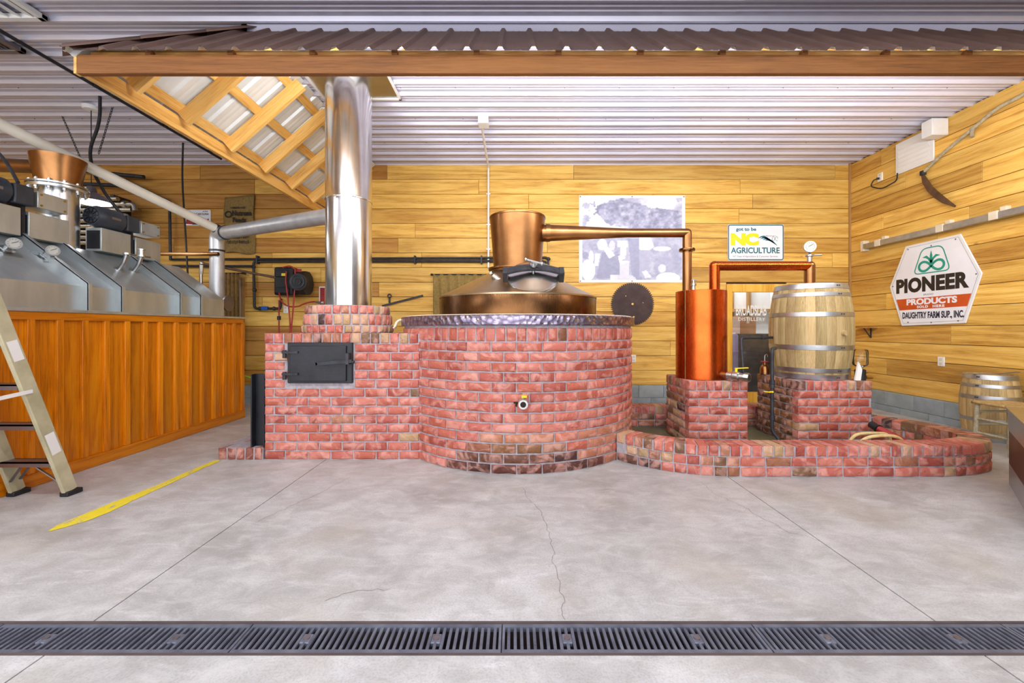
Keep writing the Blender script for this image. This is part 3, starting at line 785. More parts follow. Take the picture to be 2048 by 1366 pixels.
m = MB(); m.tube([(VX+.315, AY, za), (VX+.36, AY, za)], .098, 32); part('arm_collar', m, M['copper'], arm)
def mitre(path, r, n=28): return MB().tube(path, r, n)
m = MB(); m.tube([(xt-.02, AY, za), (xe, AY, za)], .049, 28); m.ball((xe, AY, za), .049, 24, 12); m.tube([(xe, AY, za), (xe, AY, 1.60)], .049, 28); part('down_pipe', m, M['copper'], still)
zf = P(1374, 500, AY).z
m = MB(); m.lathe([(.05,zf-.014),(.082,zf-.014),(.086,zf),(.082,zf+.014),(.05,zf+.014)], 32, (xe, AY, 0)); part('pipe_flange', m, M['copperd'], still)
# manhole on the cone
slope = math.atan2(1.825-1.552, .86-.32)
mc = Vector((P(1066,567,4.05).x, VY-.60, 1.552+(.86-.60)*math.tan(slope)))
FRM = Matrix.Translation(mc+Vector((0,-.05,.01))) @ Matrix.Rotation(R(43), 4, 'X')
def framed(mb): return mb.xf(FRM)
mh = part('manhole_collar', framed(MB().lathe([(.24,-.2),(.245,.0),(.252,.006),(.252,.018),(.20,.02)], 48)), M['steel'], still, label='stainless manhole with clamp bar')
part('manhole_lid', framed(MB().lathe([(.244,.02),(.244,.032),(.21,.036),(.12,.062),(.04,.078),(.001,.079)], 48)), M['chrome'], mh)
pts_ = [(x*.27, .0, .075+.055*(1-x*x)) for x in [-1+.2*i for i in range(11)]]
m = MB()
for a, b in zip(pts_, pts_[1:]): m.bar(a, b, .085, .022)
for sx in (-1, 1): m.box(sx*.27-.022, sx*.27+.022, -.05, .05, -.01, .10); m.cyl((sx*.27, -.055, .06), (sx*.27, .055, .06), .016)
part('clamp_bar', framed(m), M['iron'], mh)
m = MB(); m.cyl((0,0,.08), (0,0,.19), .016); m.cyl((0,0,.15), (0,0,.165), .034); m.tube([(-.075,.02,.205), (.075,-.02,.185)], .011, 10); m.ball((-.075,.02,.205), .017); m.ball((.075,-.02,.185), .017)
part('clamp_handle', framed(m), M['steel'], mh)
sv = P(994, 560, 4.18)
m = MB(); m.tube([sv+Vector((.03,.06,-.10)), sv], .022, 16); m.tube([sv+Vector((-.035,0,.04)), sv+Vector((.05,-.03,-.03))], .030, 16); m.tube([sv+Vector((-.07,0,.06)), sv+Vector((-.05,0,.075))], .02, 10); part('sample_valve', m, M['steel'], still)

# ---- copper condenser
CXc, CYc, CR = 2.035, 4.53, .258
cond = thing('copper_condenser', 'bright orange copper condenser cylinder on the brick pedestal', 'condenser', (CXc, CYc, PH))
CT1 = 1.612
m = MB(); m.lathe([(.001,PH),(CR,PH),(CR,CT1),(CR-.01,CT1+.004),(.001,CT1+.004)], 80, (CXc, CYc, 0)); part('cylinder', m, M['copperr'], cond)
m = MB(); m.lathe([(CR+.002,PH),(CR+.006,PH),(CR+.006,PH+.015),(CR+.002,PH+.015)], 80, (CXc, CYc, 0)); part('bottom_band', m, M['copperr'], cond)
a0 = math.atan2(-CYc, -CXc)-.62
sm_ = Vector((CXc+math.cos(a0)*(CR+.004), CYc+math.sin(a0)*(CR+.004), 0))
m = MB(); m.tube([sm_+Vector((0,0,PH)), sm_+Vector((0,0,CT1))], .008, 8); part('seam', m, M['copperd'], cond)
# second vapour pipe, barrel to condenser
zp = P(1520, 532, 4.5).z; xa = P(1429, 560, 4.5).x; xb = 3.20
vp = thing('vapour_pipe', 'square-cornered copper vapour pipe joining barrel and condenser', 'pipe', (xa, 4.5, CT1))
m = MB(); m.tube([(xa, 4.5, CT1+.004), (xa, 4.5, zp)], .054, 28); m.ball((xa, 4.5, zp), .054, 24, 12); part('riser', m, M['copperr'], vp)
m = MB(); m.tube([(xa, 4.5, zp), (xb, 4.5, zp)], .051, 28); part('crossover', m, M['copperr'], vp)
m = MB(); m.ball((xb, 4.5, zp), .053, 24, 12); m.tube([(xb, 4.5, zp), (xb, 4.5, 1.69)], .053, 28); part('drop', m, M['copper'], vp)
gz = zp+.055
m = MB(); m.cyl((xb, 4.5, gz-.01), (xb, 4.5, gz+.06), .025); m.lathe([(.03,gz+.045),(.042,gz+.05),(.042,gz+.065),(.03,gz+.07)], 24, (xb, 4.5, 0)); m.tube([(xb+.03, 4.49, gz+.058), (xb+.11, 4.47, gz+.06)], .01, 8); part('gauge_clamp', m, M['steel'], vp)
gc = Vector((xb+.0, 4.5, gz+.155))
def dial(parent, c, r, n=Vector((0,-1,0)), mtl='steel'):
    n = n.normalized(); g = part('gauge', MB().tube([c-n*.02, c+n*.02], r, 32).tube([c-n*.02-Vector((0,0,r)), c-n*.0-Vector((0,0,r*1.45))], r*.25, 12), M[mtl], parent)
    part('dial_face', MB().tube([c+n*.0205, c+n*.0225], r*.78, 32), M['dialface'], g)
    u = Vector((0,0,1)).cross(n).normalized(); w = n.cross(u)
    part('needle', MB().bar(c+n*.024-u*r*.3, c+n*.024+u*r*.45+w*r*.4, r*.07, .002, n), M['black'], g)
    tk = MB()
    for k in range(10):
        a = -.7+k*(PI+1.4)/9; d_ = u*math.cos(a)+w*math.sin(a); tk.bar(c+n*.0235+d_*r*.62, c+n*.0235+d_*r*.76, r*.05, .001, n)
    part('tick_marks', tk, M['black'], g)
    return g
dial(vp, gc, .058, Vector((-.35,-1,-.1)))
# small valve on top of the condenser
m = MB(); q = Vector((2.14, 4.45, CT1)); q = P(1387, 585, 4.42); q.z = CT1+.003; m.cyl(q, q+Vector((0,0,.05)), .022, .016); m.cyl(q+Vector((0,0,.05)), q+Vector((0,0,.075)), .028); m.cyl(q+Vector((0,0,.075)), q+Vector((0,0,.11)), .014); m.bar(q+Vector((-.02,0,.112)), q+Vector((.035,0,.112)), .012, .01)
part('vent_valve', m, M['steel'], cond)
# ball valve at the foot of the condenser
b0 = Vector((CXc+.12, CYc-.23, PH+.055)); d_ = Vector((.62,-.75,-.03)).normalized()
m = MB(); m.tube([b0-d_*.06, b0+d_*.07], .034, 20); bv = part('outlet_pipe', m, M['copper'], cond)
m = MB(); m.tube([b0+d_*.05, b0+d_*.10, b0+d_*.11, b0+d_*.16, b0+d_*.17, b0+d_*.24], [.038,.038,.048,.048,.038,.034], 20); m.tube([b0+d_*.215, b0+d_*.26], .046, 8); part('ball_valve', m, M['steel'], bv)
part('bore', MB().tube([b0+d_*.2605, b0+d_*.2625], .03, 18), M['dark'], bv)
c_ = b0+d_*.135+Vector((0,0,.045)); m = MB(); m.cyl(c_, c_+Vector((0,0,.03)), .012); m.bar(c_+Vector((-.01,0,.034)), c_+Vector((.13,.02,.038)), .02, .008); part('valve_lever', m, M['yellow'], bv, label='yellow lever')

# ---- barrels
def barrel(name, label, loc, H, Rb, Re, n, hoops, bung, group=None, col=((1,1,1),), rivet_a=-1.2):
    t = thing(name, label, 'barrel', loc, group)
    rad = lambda z: Re+(Rb-Re)*(1-((2*z/H)-1)**2)
    zs_ = [H*i/10 for i in range(11)]; w = PI/n*.985
    m = MB(); vs = []
    for z in zs_:
        r = rad(z)
        for (aa, rr) in ((-w, r-.025), (-w, r-.0015), (-w*.85, r), (0, r+.0015), (w*.85, r), (w, r-.0015), (w, r-.025)): vs.append((rr*math.cos(aa), rr*math.sin(aa), z))
    k = 7; fs = [(i*k+j, i*k+(j+1) % k, (i+1)*k+(j+1) % k, (i+1)*k+j) for i in range(10) for j in range(k)]
    fs += [tuple(range(k))[::-1], tuple(10*k+j for j in range(k))]
    m.add(vs, fs); me = m.mesh('stave', M['stave'], True, 40)
    for i in range(n):
        o = link('stave', me, t, loc=(0,0,0), rz=2*PI*i/n); v = random.gauss(1, .10); c = random.choice(col); o.color = (c[0]*v, c[1]*v, c[2]*v, 1)
    for (z0, z1) in hoops:
        z0, z1 = z0*H, z1*H; zm = (z0+z1)/2
        m = MB(); m.lathe([(rad(z0)-.002,z0),(rad(z0)+.004,z0),(rad(zm)+.0045,zm),(rad(z1)+.004,z1),(rad(z1)-.002,z1)], 64); h = part('hoop', m, M['galv'], t, local=True)
        m = MB()
        for da in (-.035, .035):
            a = rivet_a+da; r = rad(zm)+.003; m.cyl((r*math.cos(a), r*math.sin(a), zm), ((r+.007)*math.cos(a), (r+.007)*math.sin(a), zm), .008, .005, 10)
        part('rivet', m, M['iron'], h, local=True)
    m = MB(); m.cyl((0,0,H-.035), (0,0,H-.015), rad(H)-.02, n=48); m.cyl((0,0,.015), (0,0,.03), rad(0)-.02, n=48); part('barrel_head', m, M['stave'], t, local=True)
    a, z = bung; r = rad(z*H); u = Vector((math.cos(a), math.sin(a), 0)); c = u*r+Vector((0,0,z*H))
    m = MB(); m.tube([c-u*.01, c+u*.035], [.03, .026], 20); part('bung', m, M['stave'], t, local=True)
    return t
BX, BY = 3.262, 4.585
barrel('oak_barrel', 'large oak barrel with six steel hoops on the wet-sided brick pedestal', (BX, BY, PH), 1.005, .389, .325, 26,
       [(0,.055),(.075,.12),(.31,.36),(.655,.70),(.865,.905),(.945,1.0)], (-1.40, .485), None, ((.92,.92,.88),(1,.98,.94),(1.1,1.05,.98),(.84,.86,.78)), -1.40)
barrel('small_barrel', 'small oak barrel with blue-grey hoops standing by the board wall', (5.20, 4.54, 0), .712, .232, .196, 22,
       [(0,.06),(.09,.14),(.30,.35),(.63,.69),(.81,.86),(.93,1.0)], (-2.75, .48), None, ((.98,.94,.84),(.9,.84,.72)), -2.85)
m = MB(); p0 = Vector((5.02, 4.45, .716)); m.bar(p0+Vector((-.16,.1,0)), p0+Vector((.2,.02,.004)), .03, .004); m.bar(p0+Vector((.2,.02,.004)), p0+Vector((.36,-.02,.03)), .05, .006)
single('flat_blade', m, M['alu'], 'thin metal blade lying on the small barrel', 'blade')

# ---- black iron plumbing round the large barrel
g = thing('iron_drain_pipe', 'black iron pipe dropping from the barrel front beside the wet pedestal', 'pipe', (2.82, 4.1, 0))
x0 = P(1543, 720, 4.16).x; yb_ = 4.15
m = MB(); m.tube(rounded([(P(1553,700,4.27).x, 4.29, P(1553,697,4.27).z), (x0, yb_, P(1545,697,4.16).z), (x0, yb_, .18), (x0+.05, yb_-.05, .10), (P(1510,878,3.95).x, 3.92, .06)], .04), .017, 14); part('pipe', m, M['iron'], g)
for z in (.62, .66, .30): 
    m = MB(); m.cyl((x0, yb_, z), (x0, yb_, z+.035), .026, n=10); part('coupling', m, M['iron'], g)
m = MB(); m.cyl((x0-.03, yb_-.02, .58), (x0-.03, yb_-.06, .585), .008); m.bar((x0-.10, yb_-.03, .585), (x0-.02, yb_-.03, .575), .012, .008); part('lever', m, M['yellow'], g)
g = thing('iron_feed_pipe', 'thin black iron pipe bent from the barrel side down to the condenser pedestal', 'pipe', (2.4, 4.6, PH))
m = MB(); m.tube(rounded([Vector((2.95,4.67,1.11)), P(1482,676,4.30), Vector((2.355,4.265,PH+.02)), Vector((2.355,4.265,PH))], .03), .014, 12); part('pipe', m, M['iron'], g)
m = MB(); a = P(1524,675,4.5); m.tube([a, a+Vector((.05,.03,0))], .024, 8); a = Vector((2.355,4.265,PH)); m.tube([a, a+Vector((0,0,.04))], .024, 8); part('coupling', m, M['iron'], g)
g = thing('copper_fitting', 'small copper fitting with red handwheel at the pedestal rear corner', 'valve', (2.93, 4.86, PH))
c = P(1527, 752, 4.86); c.z = PH; c.x = 2.93
m = MB(); m.lathe([(.001,0),(.05,0),(.05,.07),(.035,.10),(.02,.11),(.02,.13)], 20, c); part('fitting_body', m, M['copper'], g)
m = MB(); m.tube(arc(c+Vector((0,0,.145)), .035, 0, 2*PI*.99, 20, (1,0,0), (0,1,0)), .007, 8); m.bar(c+Vector((-.035,0,.145)), c+Vector((.035,0,.145)), .008, .006); part('handwheel', m, M['red'], g)
m = MB(); m.tube(rounded([c+Vector((0,0,.13)), c+Vector((0,0,.22)), c+Vector((.03,0,.235)), c+Vector((.035,0,.20))], .02), .004, 8); part('wire', m, M['steel'], g)
# jug on the pedestal
jx, jy = 3.595, 4.315
g = thing('glass_jug', 'clear upturned jug on a dark base beside the large barrel', 'jug', (jx, jy, PH))
m = MB(); m.lathe([(.001,PH),(.048,PH),(.048,PH+.105),(.03,PH+.112),(.001,PH+.112)], 24, (jx, jy, 0)); part('jug_base', m, M['blackplastic'], g)
m = MB(); m.lathe([(.02,PH+.112),(.025,PH+.13),(.06,PH+.15),(.068,PH+.17),(.068,PH+.30),(.058,PH+.315),(.001,PH+.318)], 28, (jx, jy, 0)); part('jug_body', m, M['jug'], g)
m = MB(); m.tube([(jx+.04, jy-.02, PH+.03), (jx+.10, jy-.03, PH+.025)], [.018,.012], 12); part('spigot', m, M['brass'], g)
m = MB(); q = Vector((3.50, 4.26, PH)); m.prism([(0,0),(.055,0),(.07,.11),(.035,.19)], lambda a, b, t: (q.x+a, q.y+t, PH+b), 0, .02)
single('plastic_scoop', m, M['white'], 'white plastic scoop standing between barrel and jug', 'scoop')
# hoses in the curb
g = thing('braided_hose', 'yellowed braided hose coiled on the curb by the wet pedestal', 'hose', (3.4, 3.6, .26))
for k in range(2):
    m = MB(); pp = [(2.96+k*.03, 3.62+k*.11, .16), (3.05, 3.61+k*.11, .262), (3.2, 3.60+k*.12, .285-.012*k), (3.36, 3.62+k*.11, .265), (3.46-k*.05, 3.65+k*.1, .15)]
    m.tube(rounded(pp, .12), .014, 10); part('hose_loop', m, M['rope'], g)
g = thing('red_hose', 'red hose with black clamped end lying inside the curb', 'hose', (3.75, 4.1, .2))
a, b = P(1748, 852, 4.1), P(1776, 870, 3.95); 
m = MB(); m.tube([a+(b-a)*.3, b+Vector((.1,-.12,-.06))], .032, 14); part('hose_body', m, M['red'], g)
m = MB(); m.tube([a-(b-a)*.2, a+(b-a)*.35], .036, 14); m.tube([a+(b-a)*.28, a+(b-a)*.34], .042, 14); part('hose_clamp', m, M['blackplastic'], g)

# ================================================================ CANOPY (sloped hood of roofing hung from the ceiling)
EX, EY, EZ, RUN = -3.07, 2.91, 3.13, .80               # outer beam faces, eave height, plan depth of the slope
OV = .05; M_ = (ZC-.02-EZ-.045)/RUN
can = thing('canopy', 'timber canopy frame with brown ribbed metal roofing hung from the ceiling', 'canopy', (1, 4.5, EZ))
def zs_of(d): return EZ+.045+d*M_                       # roof height at plan distance d inside the beam face
def roof_slope(side):
    lo = -OV; hi = (XR-EX) if side == 'front' else (YB-.03-EY)
    W_ = .2286*4; s0 = lo
    while s0 < hi:
        s1 = min(hi, s0+W_)
        us = rib_samples(s0, s1); m = MB(); top = []; bot = []
        for u in us:
            h = rib_profile(u, .2286, .022, .0015)
            vmax = min(RUN, max(u, -OV+.001)); row = []
            for v in (-OV, vmax):
                if side == 'front': p = Vector((EX+u, EY+v, zs_of(v)))
                else: p = Vector((EX+v, EY+u, zs_of(v)))
                nn = (Vector((0,-M_,1)) if side == 'front' else Vector((-M_,0,1))).normalized()
                row.append((p+nn*h, p+nn*(h-.003)))
            top += [row[0][0], row[1][0]]; bot += [row[0][1], row[1][1]]
        n = len(us); fs = [(2*k, 2*k+1, 2*k+3, 2*k+2) for k in range(n-1)]
        m.cur = 0; m.add(top, fs); m.cur = 1; m.add(bot, [f[::-1] for f in fs])
        me = bpy.data.meshes.new('roof_sheet'); me.from_pydata(m.v, [], m.f); me.materials.append(M['brownsheet']); me.materials.append(M['undersheet'])
        me.polygons.foreach_set('material_index', m.mi); me.update(); me.shade_smooth(); me.set_sharp_from_angle(angle=R(25))
        o = link('roof_sheet', me, can); v = random.uniform(.93, 1.06); o.color = (v, v, v, 1)
        s0 = s1
roof_slope('front'); roof_slope('left')
hp = [Vector((EX-OV, EY-OV, zs_of(-OV)+.03)), Vector((EX+RUN, EY+RUN, zs_of(RUN)+.035))]
m = MB(); a, b = hp; e1 = Vector((.06, -.0, -.02)); 
dd = (b-a).normalized(); sd = Vector((1,-1,0)).normalized()*.07
for k in range(3):
    p, q = a.lerp(b, k/3), a.lerp(b, (k+1)/3+.012); up = Vector((0,0,.004+.003*k))
    m.add([p-sd+Vector((0,0,-.045))+up, p+up+Vector((0,0,.012)), p+sd+Vector((0,0,-.045))+up, q-sd+Vector((0,0,-.045))+up, q+up+Vector((0,0,.012)), q+sd+Vector((0,0,-.045))+up], [(0,1,4,3), (1,2,5,4)])
o = part('hip_cap', m, M['brownsheet'], can); md = o.modifiers.new('s', 'SOLIDIFY'); md.thickness = .003
# beams
m = MB(); m.box(EX, XR-.03, EY, EY+.04, EZ-.13, EZ); part('front_beam', m, M['beam'], can, bevel=.003)
m = MB(); m.box(EX, EX+.04, EY+.04, YB-.03, EZ-.13, EZ); part('side_beam', m, M['rafter_y'], can, bevel=.003)
m = MB(); m.box(EX-.022, EX-.002, EY, EY+.04, EZ-.13, EZ-.01); part('beam_end_trim', m, M['rafter_y'], can)
# rafters: local x along the slope
LEN = math.hypot(RUN, RUN*M_); ANG = math.atan(M_)
def rafter(x, y, rz, L, depth=.13, t=.04):
    me = MB().box(0, L, -t/2, t/2, -depth, 0).mesh('rafter', M['rafter'], False)
    o = link('rafter', me, can); o.location = Vector((x, y, EZ+.018))-wloc(can); o.rotation_euler = (0, -ANG, rz); tint(o, (1,1,1), .12)
    return o
for k in range(5): rafter(EX+.042, 3.75+k*.585, 0, LEN-.06)
rafter(EX+.042, 3.25, 0, .40)
x = EX+.5
while x < XR-.1:
    rafter(x, EY+.042, PI/2, min(LEN-.06, max(.3, (x-EX-.05)/math.cos(ANG))), .085); x += .576
# blocks in the eave gap (rafter tails)
x = EX+.5
while x < XR-.1:
    m = MB(); m.box(x-.02, x+.02, EY-.002, EY+.05, EZ, EZ+.036); part('rafter_tail', m, M['beam'], can); x += .576
# hip rafter
me = MB().box(.02, LEN*1.18, -.02, .02, -.12, -.01).mesh('hip_rafter', M['rafter'], False)
o = link('hip_rafter', me, can); o.location = Vector((EX+.04, EY+.04, EZ))-wloc(can); o.rotation_euler = (0, -math.atan(M_/math.sqrt(2)), PI/4)
# purlins on top of the rafters
for d in (.05, .38, .70):
    z = zs_of(d)-.012
    m = MB(); m.obox((EX+d+.02, (EY+d+YB)/2, z-.02), (.09, YB-.03-EY-d, .022), Matrix.Rotation(-ANG, 3, 'Y')); part('purlin', m, M['rafter_y'], can)
    m = MB(); m.obox(((EX+d+XR)/2, EY+d+.02, z-.02), (XR-.03-EX-d, .09, .022), Matrix.Rotation(ANG, 3, 'X')); part('purlin', m, M['rafter'], can)
# white trim where the canopy meets the ceiling
m = MB(); m.box(EX+RUN-.12, XR, EY+RUN-.08, EY+RUN-.03, ZC-.09, ZC-.025); part('ceiling_trim', m, M['whitesheet'], can)
m = MB(); m.box(EX+RUN-.12, EX+RUN-.07, EY+RUN-.08, YB, ZC-.09, ZC-.025); part('ceiling_trim', m, M['whitesheet'], can)

# ---- unseen bar lamps added behind the front beam, strip lamps added on the ceiling
def unseen_bar_lamp(c, L, power):
    t = thing('unseen_bar_lamp', 'unseen added bar lamp on the inner face of the canopy front beam', 'lamp', c, 'unseen added bar lamps behind the canopy beam')
    m = MB(); m.box(c[0]-L/2, c[0]+L/2, c[1], c[1]+.02, c[2]-.03, c[2]+.03); part('housing', m, M['white'], t, bevel=.004)
    m = MB(); m.tube([(c[0]-L/2+.02, c[1]+.03, c[2]), (c[0]+L/2-.02, c[1]+.03, c[2])], .014, 12); part('tube', m, M['lampwhite'], t)
    l = area_light('unseen_bar_light', (0,0,0), (R(96), 0, 0), L, .06, power, (1, .98, .95)); l.parent = t; l.location = (0, .05, 0)
for x in (-1.3, .5, 2.3, 4.1): unseen_bar_lamp((x, EY+.041, 3.085), 1.5, FILL_CANOPY)
def added_strip_lamp(c, L, label, power, grp=None):
    t = thing('added_strip_lamp', label, 'lamp', c, grp)
    m = MB(); m.box(c[0]-L/2, c[0]+L/2, c[1]-.05, c[1]+.05, c[2], c[2]+.045); part('housing', m, M['white'], t, bevel=.005)
    for dy in (-.025, .025):
        m = MB(); m.tube([(c[0]-L/2+.03, c[1]+dy, c[2]-.014), (c[0]+L/2-.03, c[1]+dy, c[2]-.014)], .013, 12); part('tube', m, M['lampwhite'], t)
    l = area_light('added_strip_light', (0,0,0), (0,0,0), L, .12, power, (.96, .98, 1)); l.parent = t; l.location = (0, 0, -.035)
for x, y_ in ((-5.2, .9), (-1.6, .9), (2.0, .9), (-1.6, -2.4), (2.0, -2.4)):
    added_strip_lamp((x, y_, ZC-.09), 2.4, 'added unseen strip lamp on the ceiling over the open floor', FILL_SHOP, 'added unseen strip lamps')
added_strip_lamp((-7.6, 5.2, ZC-.09), 1.5, 'added unseen strip lamp on the ceiling behind the steel tank', FILL_SHOP*.15)
# ================================================================ TRENCH DRAIN
fr = MB(); fr.box(XL, XR, TY0, TY0+.012, -.16, .001); fr.box(XL, XR, TY1-.012, TY1, -.16, .001)
part('drain_frame', fr, M['rust'], floor, smooth=False)
GL = 1.02; gx = -.05-GL*3
for gi in range(6):
    x0, x1 = gx+gi*GL+.002, gx+(gi+1)*GL-.002; xm = (x0+x1)/2
    nth = ['under the crack in the concrete slab', 'beside the crack in the concrete slab'][gi-2] if gi in (2, 3) else None
    lab = {0: 'iron drain grate on the ladder side of the trench', 1: 'iron drain grate crossed by the floor joint on the ladder side', 2: 'iron drain grate between the ladder-side floor joint and the wandering crack',
           3: 'iron drain grate that the wandering floor crack runs into', 4: 'iron drain grate crossed by the floor joint on the steel bin side', 5: 'iron drain grate beyond the floor joint on the steel bin side'}[gi]
    g = thing('drain_grate', lab, 'grate', (xm, (TY0+TY1)/2, -.02), 'cast iron drain grates in the floor trench')
    ya, yb = TY0+.014, TY1-.014
    m = MB(); m.box(x0, x1, ya, ya+.017, -.022, -.001); m.box(x0, x1, yb-.017, yb, -.022, -.001); m.box(x0, x0+.01, ya, yb, -.022, -.002); m.box(x1-.01, x1, ya, yb, -.022, -.002)
    part('grate_rim', m, M['grate'], g, smooth=False)
    bm_ = MB(); bm_.box(-.0058, .0058, -(yb-ya)/2+.016, (yb-ya)/2-.016, -.010, 0); bm_.box(-.0024, .0024, -.035, .035, 0, .0012)
    me = bm_.mesh('bar', M['grate'], False); nbar = 40; bp = [x0+(x1-x0)*.25, x0+(x1-x0)*.75]
    for k in range(1, nbar):
        bx = x0+(x1-x0)*k/nbar
        o = link('bar', me, g); o.location = Vector((bx, (ya+yb)/2, -.0035))-wloc(g)
    for bx in bp:
        m = MB(); m.box(bx-.019, bx+.019, (ya+yb)/2-.024, (ya+yb)/2+.024, -.02, -.0025); pl = part('bolt_boss', m, M['grate'], g, bevel=.003)
        m = MB(); m.cyl((bx, (ya+yb)/2, -.003), (bx, (ya+yb)/2, .001), .012, n=16); part('bolt', m, M['alu'], pl)

# ================================================================ WOOD-CLAD TANK ON THE LEFT
BXF = -3.70; BZ = 1.352; BY0, BY1 = 1.9, 5.64
box_ = thing('tank_cladding', 'orange varnished board-and-batten box below the steel tank', 'enclosure', (-4.7, 3.8, 0))
m = MB(); m.box(-5.7, BXF-.03, BY0, BY1, 0, BZ-.02); part('inner_box', m, M['backing'], box_, smooth=False)
bY = [5.64, 5.464, 5.286, 5.10, 4.91, 4.717, 4.53, 4.328, 4.15, 3.957, 3.759, 3.567, 3.371, 3.166, 2.97, 2.77, 2.57, 2.37, 2.17, 1.97]
for a, b in zip(bY, bY[1:]):
    m = MB(); m.box(BXF-.03, BXF-.012, b+.002, a-.002, .09, BZ-.06); o = part('board', m, M['orange'], box_, smooth=False); tint(o, (1,1,1), .16)
for a in bY:
    m = MB(); m.box(BXF-.012, BXF+.016, a-.026, a+.026, .10, BZ-.06); o = part('batten', m, M['orange'], box_, bevel=.003); tint(o, (1.02,1,1), .12)
m = MB(); m.box(BXF-.03, BXF+.03, BY0, BY1+.02, 0, .10); part('base_rail', m, M['orange_y'], box_, bevel=.006)
m = MB(); m.box(BXF-.03, BXF+.018, BY0, BY1, BZ-.075, BZ-.012); part('top_rail', m, M['orange_y'], box_, bevel=.004)
m = MB(); m.box(-5.72, BXF+.03, BY0, BY1+.03, BZ-.012, BZ+.014); part('cap_sheet', m, M['steelh'], box_, bevel=.003)
# steel hood
HB = BZ+.014
prof = [(-3.90, HB), (-3.90, 1.592), (-4.50, 2.035), (-4.95, 2.035), (-5.5, 1.592), (-5.5, HB)]
hood = thing('steel_tank_hood', 'ridged stainless steel tank hood above the orange cladding', 'tank', (-4.7, 3.8, HB))
m = MB(); m.prism(prof, lambda a, b, t: (a, t, b), BY0, 5.57); part('hood_shell', m, M['steelh'], hood, smooth=False)
def offp(d): return [(-3.90+d, HB), (-3.90+d, 1.592+d*.35), (-4.50+d*.35, 2.035+d), (-4.95-d*.35, 2.035+d), (-5.5-d, 1.592+d*.35), (-5.5-d, HB)]
for y0 in (2.70, 3.02, 3.73, 4.05, 4.76, 5.07):
    m = MB(); m.prism(offp(.07), lambda a, b, t: (a, t, b), y0, y0+.012)
    m.prism(offp(.075)[:4]+[(a, b) for a, b in offp(.06)[:4]][::-1], lambda a, b, t: (a, t, b), y0-.0, y0+.03)
    part('standing_rib', m, M['steelh'], hood, smooth=False)
nrm = Vector((.443, 0, .6)).normalized()
def on_slope(px, py):                                   # photo pixel -> point on the sloped hood face
    d = P(px, py, 1.0)-Vector((0,0,CAMH)); p0 = Vector((-3.90, 0, 1.592)); o = Vector((0,0,CAMH))
    t = (p0-o).dot(nrm)/d.dot(nrm); return o+d*t
for (px, py, s) in ((10, 502, 1), (88, 515, 1)):
    p = on_slope(px, py); a = p+nrm*.06
    m = MB(); m.obox(p+nrm*.004, (.16, .13, .008), Matrix.Rotation(math.atan2(.443, .6), 3, 'Y')); m.tube([p, p+nrm*.05, p+nrm*.07+Vector((.03,0,0))], .024, 14); m.tube([p+nrm*.02, p+nrm*.03], .045, 20); m.tube([p+nrm*.05+Vector((0,0,.02)), p+nrm*.05+Vector((.02,0,.06))], .01, 8)
    gm = part('gauge_mount', m, M['steel'], hood)
    dial(gm, p+nrm*.07+Vector((.07,-.03,0)), .047, Vector((1,-.75,-.1)))
for (px, py) in ((238, 540), (268, 543)):
    p = on_slope(px, py)
    m = MB(); m.tube([p, p+nrm*.012], .05, 20); m.tube(rounded([p, p+nrm*.08, p+nrm*.09+Vector((.03,0,.09))], .06, 8), .02, 14)
    q = p+nrm*.09+Vector((.03,0,.09)); m.tube([q, q+Vector((0,0,.02))], .034, 16); m.tube([q+Vector((0,0,.008)), q+Vector((.03,.08,.008))], .009, 8)
    if px > 250: m.tube([q+Vector((0,0,.02)), q+Vector((0,0,.075))], .026, 16); m.tube([q+Vector((0,0,.075)), q+Vector((0,0,.088))], .034, 16)
    part('spray_port', m, M['steel'], hood)
def motor(y0, label):
    t = thing('gear_motor', label, 'motor', (-4.47, y0, 2.1)); x = -4.47; zt = 2.30
    for (a, b, z1) in ((0, .34, 2.285), (.40, .74, 2.27)):
        m = MB(); m.box(x-.10, x+.07, y0+a, y0+b, 2.036, z1); 
        st = part('mount_box', m, M['steelh'], t, bevel=.004)
        m = MB(); m.box(x-.085, x+.055, y0+a-.002, y0+a+.001, 2.06, z1-.03); part('open_side', m, M['black'], st)
    z = 2.405; m = MB(); m.tube([(x, y0-.04, z), (x, y0+.0, z), (x, y0+.02, z), (x, y0+.24, z), (x, y0+.26, z)], [.095,.112,.118,.118,.10], 32); b_ = part('motor_body', m, M['charcoal'], t)
    m = MB(); 
    for k in range(10):
        a = k*PI/5; m.bar((x+.02*math.cos(a), y0-.042, z+.02*math.sin(a)), (x+.08*math.cos(a), y0-.042, z+.08*math.sin(a)), .006, .012, (0,1,0))
    m.tube(arc((x, y0-.041, z), .05, 0, 2*PI*.99, 24), .004, 6); m.tube(arc((x, y0-.041, z), .082, 0, 2*PI*.99, 24), .005, 6)
    part('fan_grille', m, M['black'], b_)
    m = MB(); m.box(x+.10, x+.122, y0+.07, y0+.17, z-.012, z+.012); part('name_plate', m, M['alu'], b_)
    m = MB(); m.box(x-.09, x+.10, y0+.27, y0+.42, z-.09, z+.085); part('junction_box', m, M['charcoal'], t, bevel=.012)
    m = MB(); m.box(x-.10, x+.08, y0+.46, y0+.72, z-.08, z+.07); gb = part('gearbox', m, M['steelh'], t, bevel=.006)
    m = MB()
    for dy in (.49, .69):
        for dz in (-.055, .045): m.cyl((x+.078, y0+dy, z+dz), (x+.088, y0+dy, z+dz), .010, n=8)
    part('screw_head', m, M['brass'], gb)
    m = MB(); m.box(x-.08, x+.05, y0+.36, y0+.39, 2.036, 2.33); part('support_plate', m, M['black'], t)
motor(4.42, 'charcoal gear motor beside the hanging black cable')
motor(3.36, 'charcoal gear motor in front of the copper funnel head')
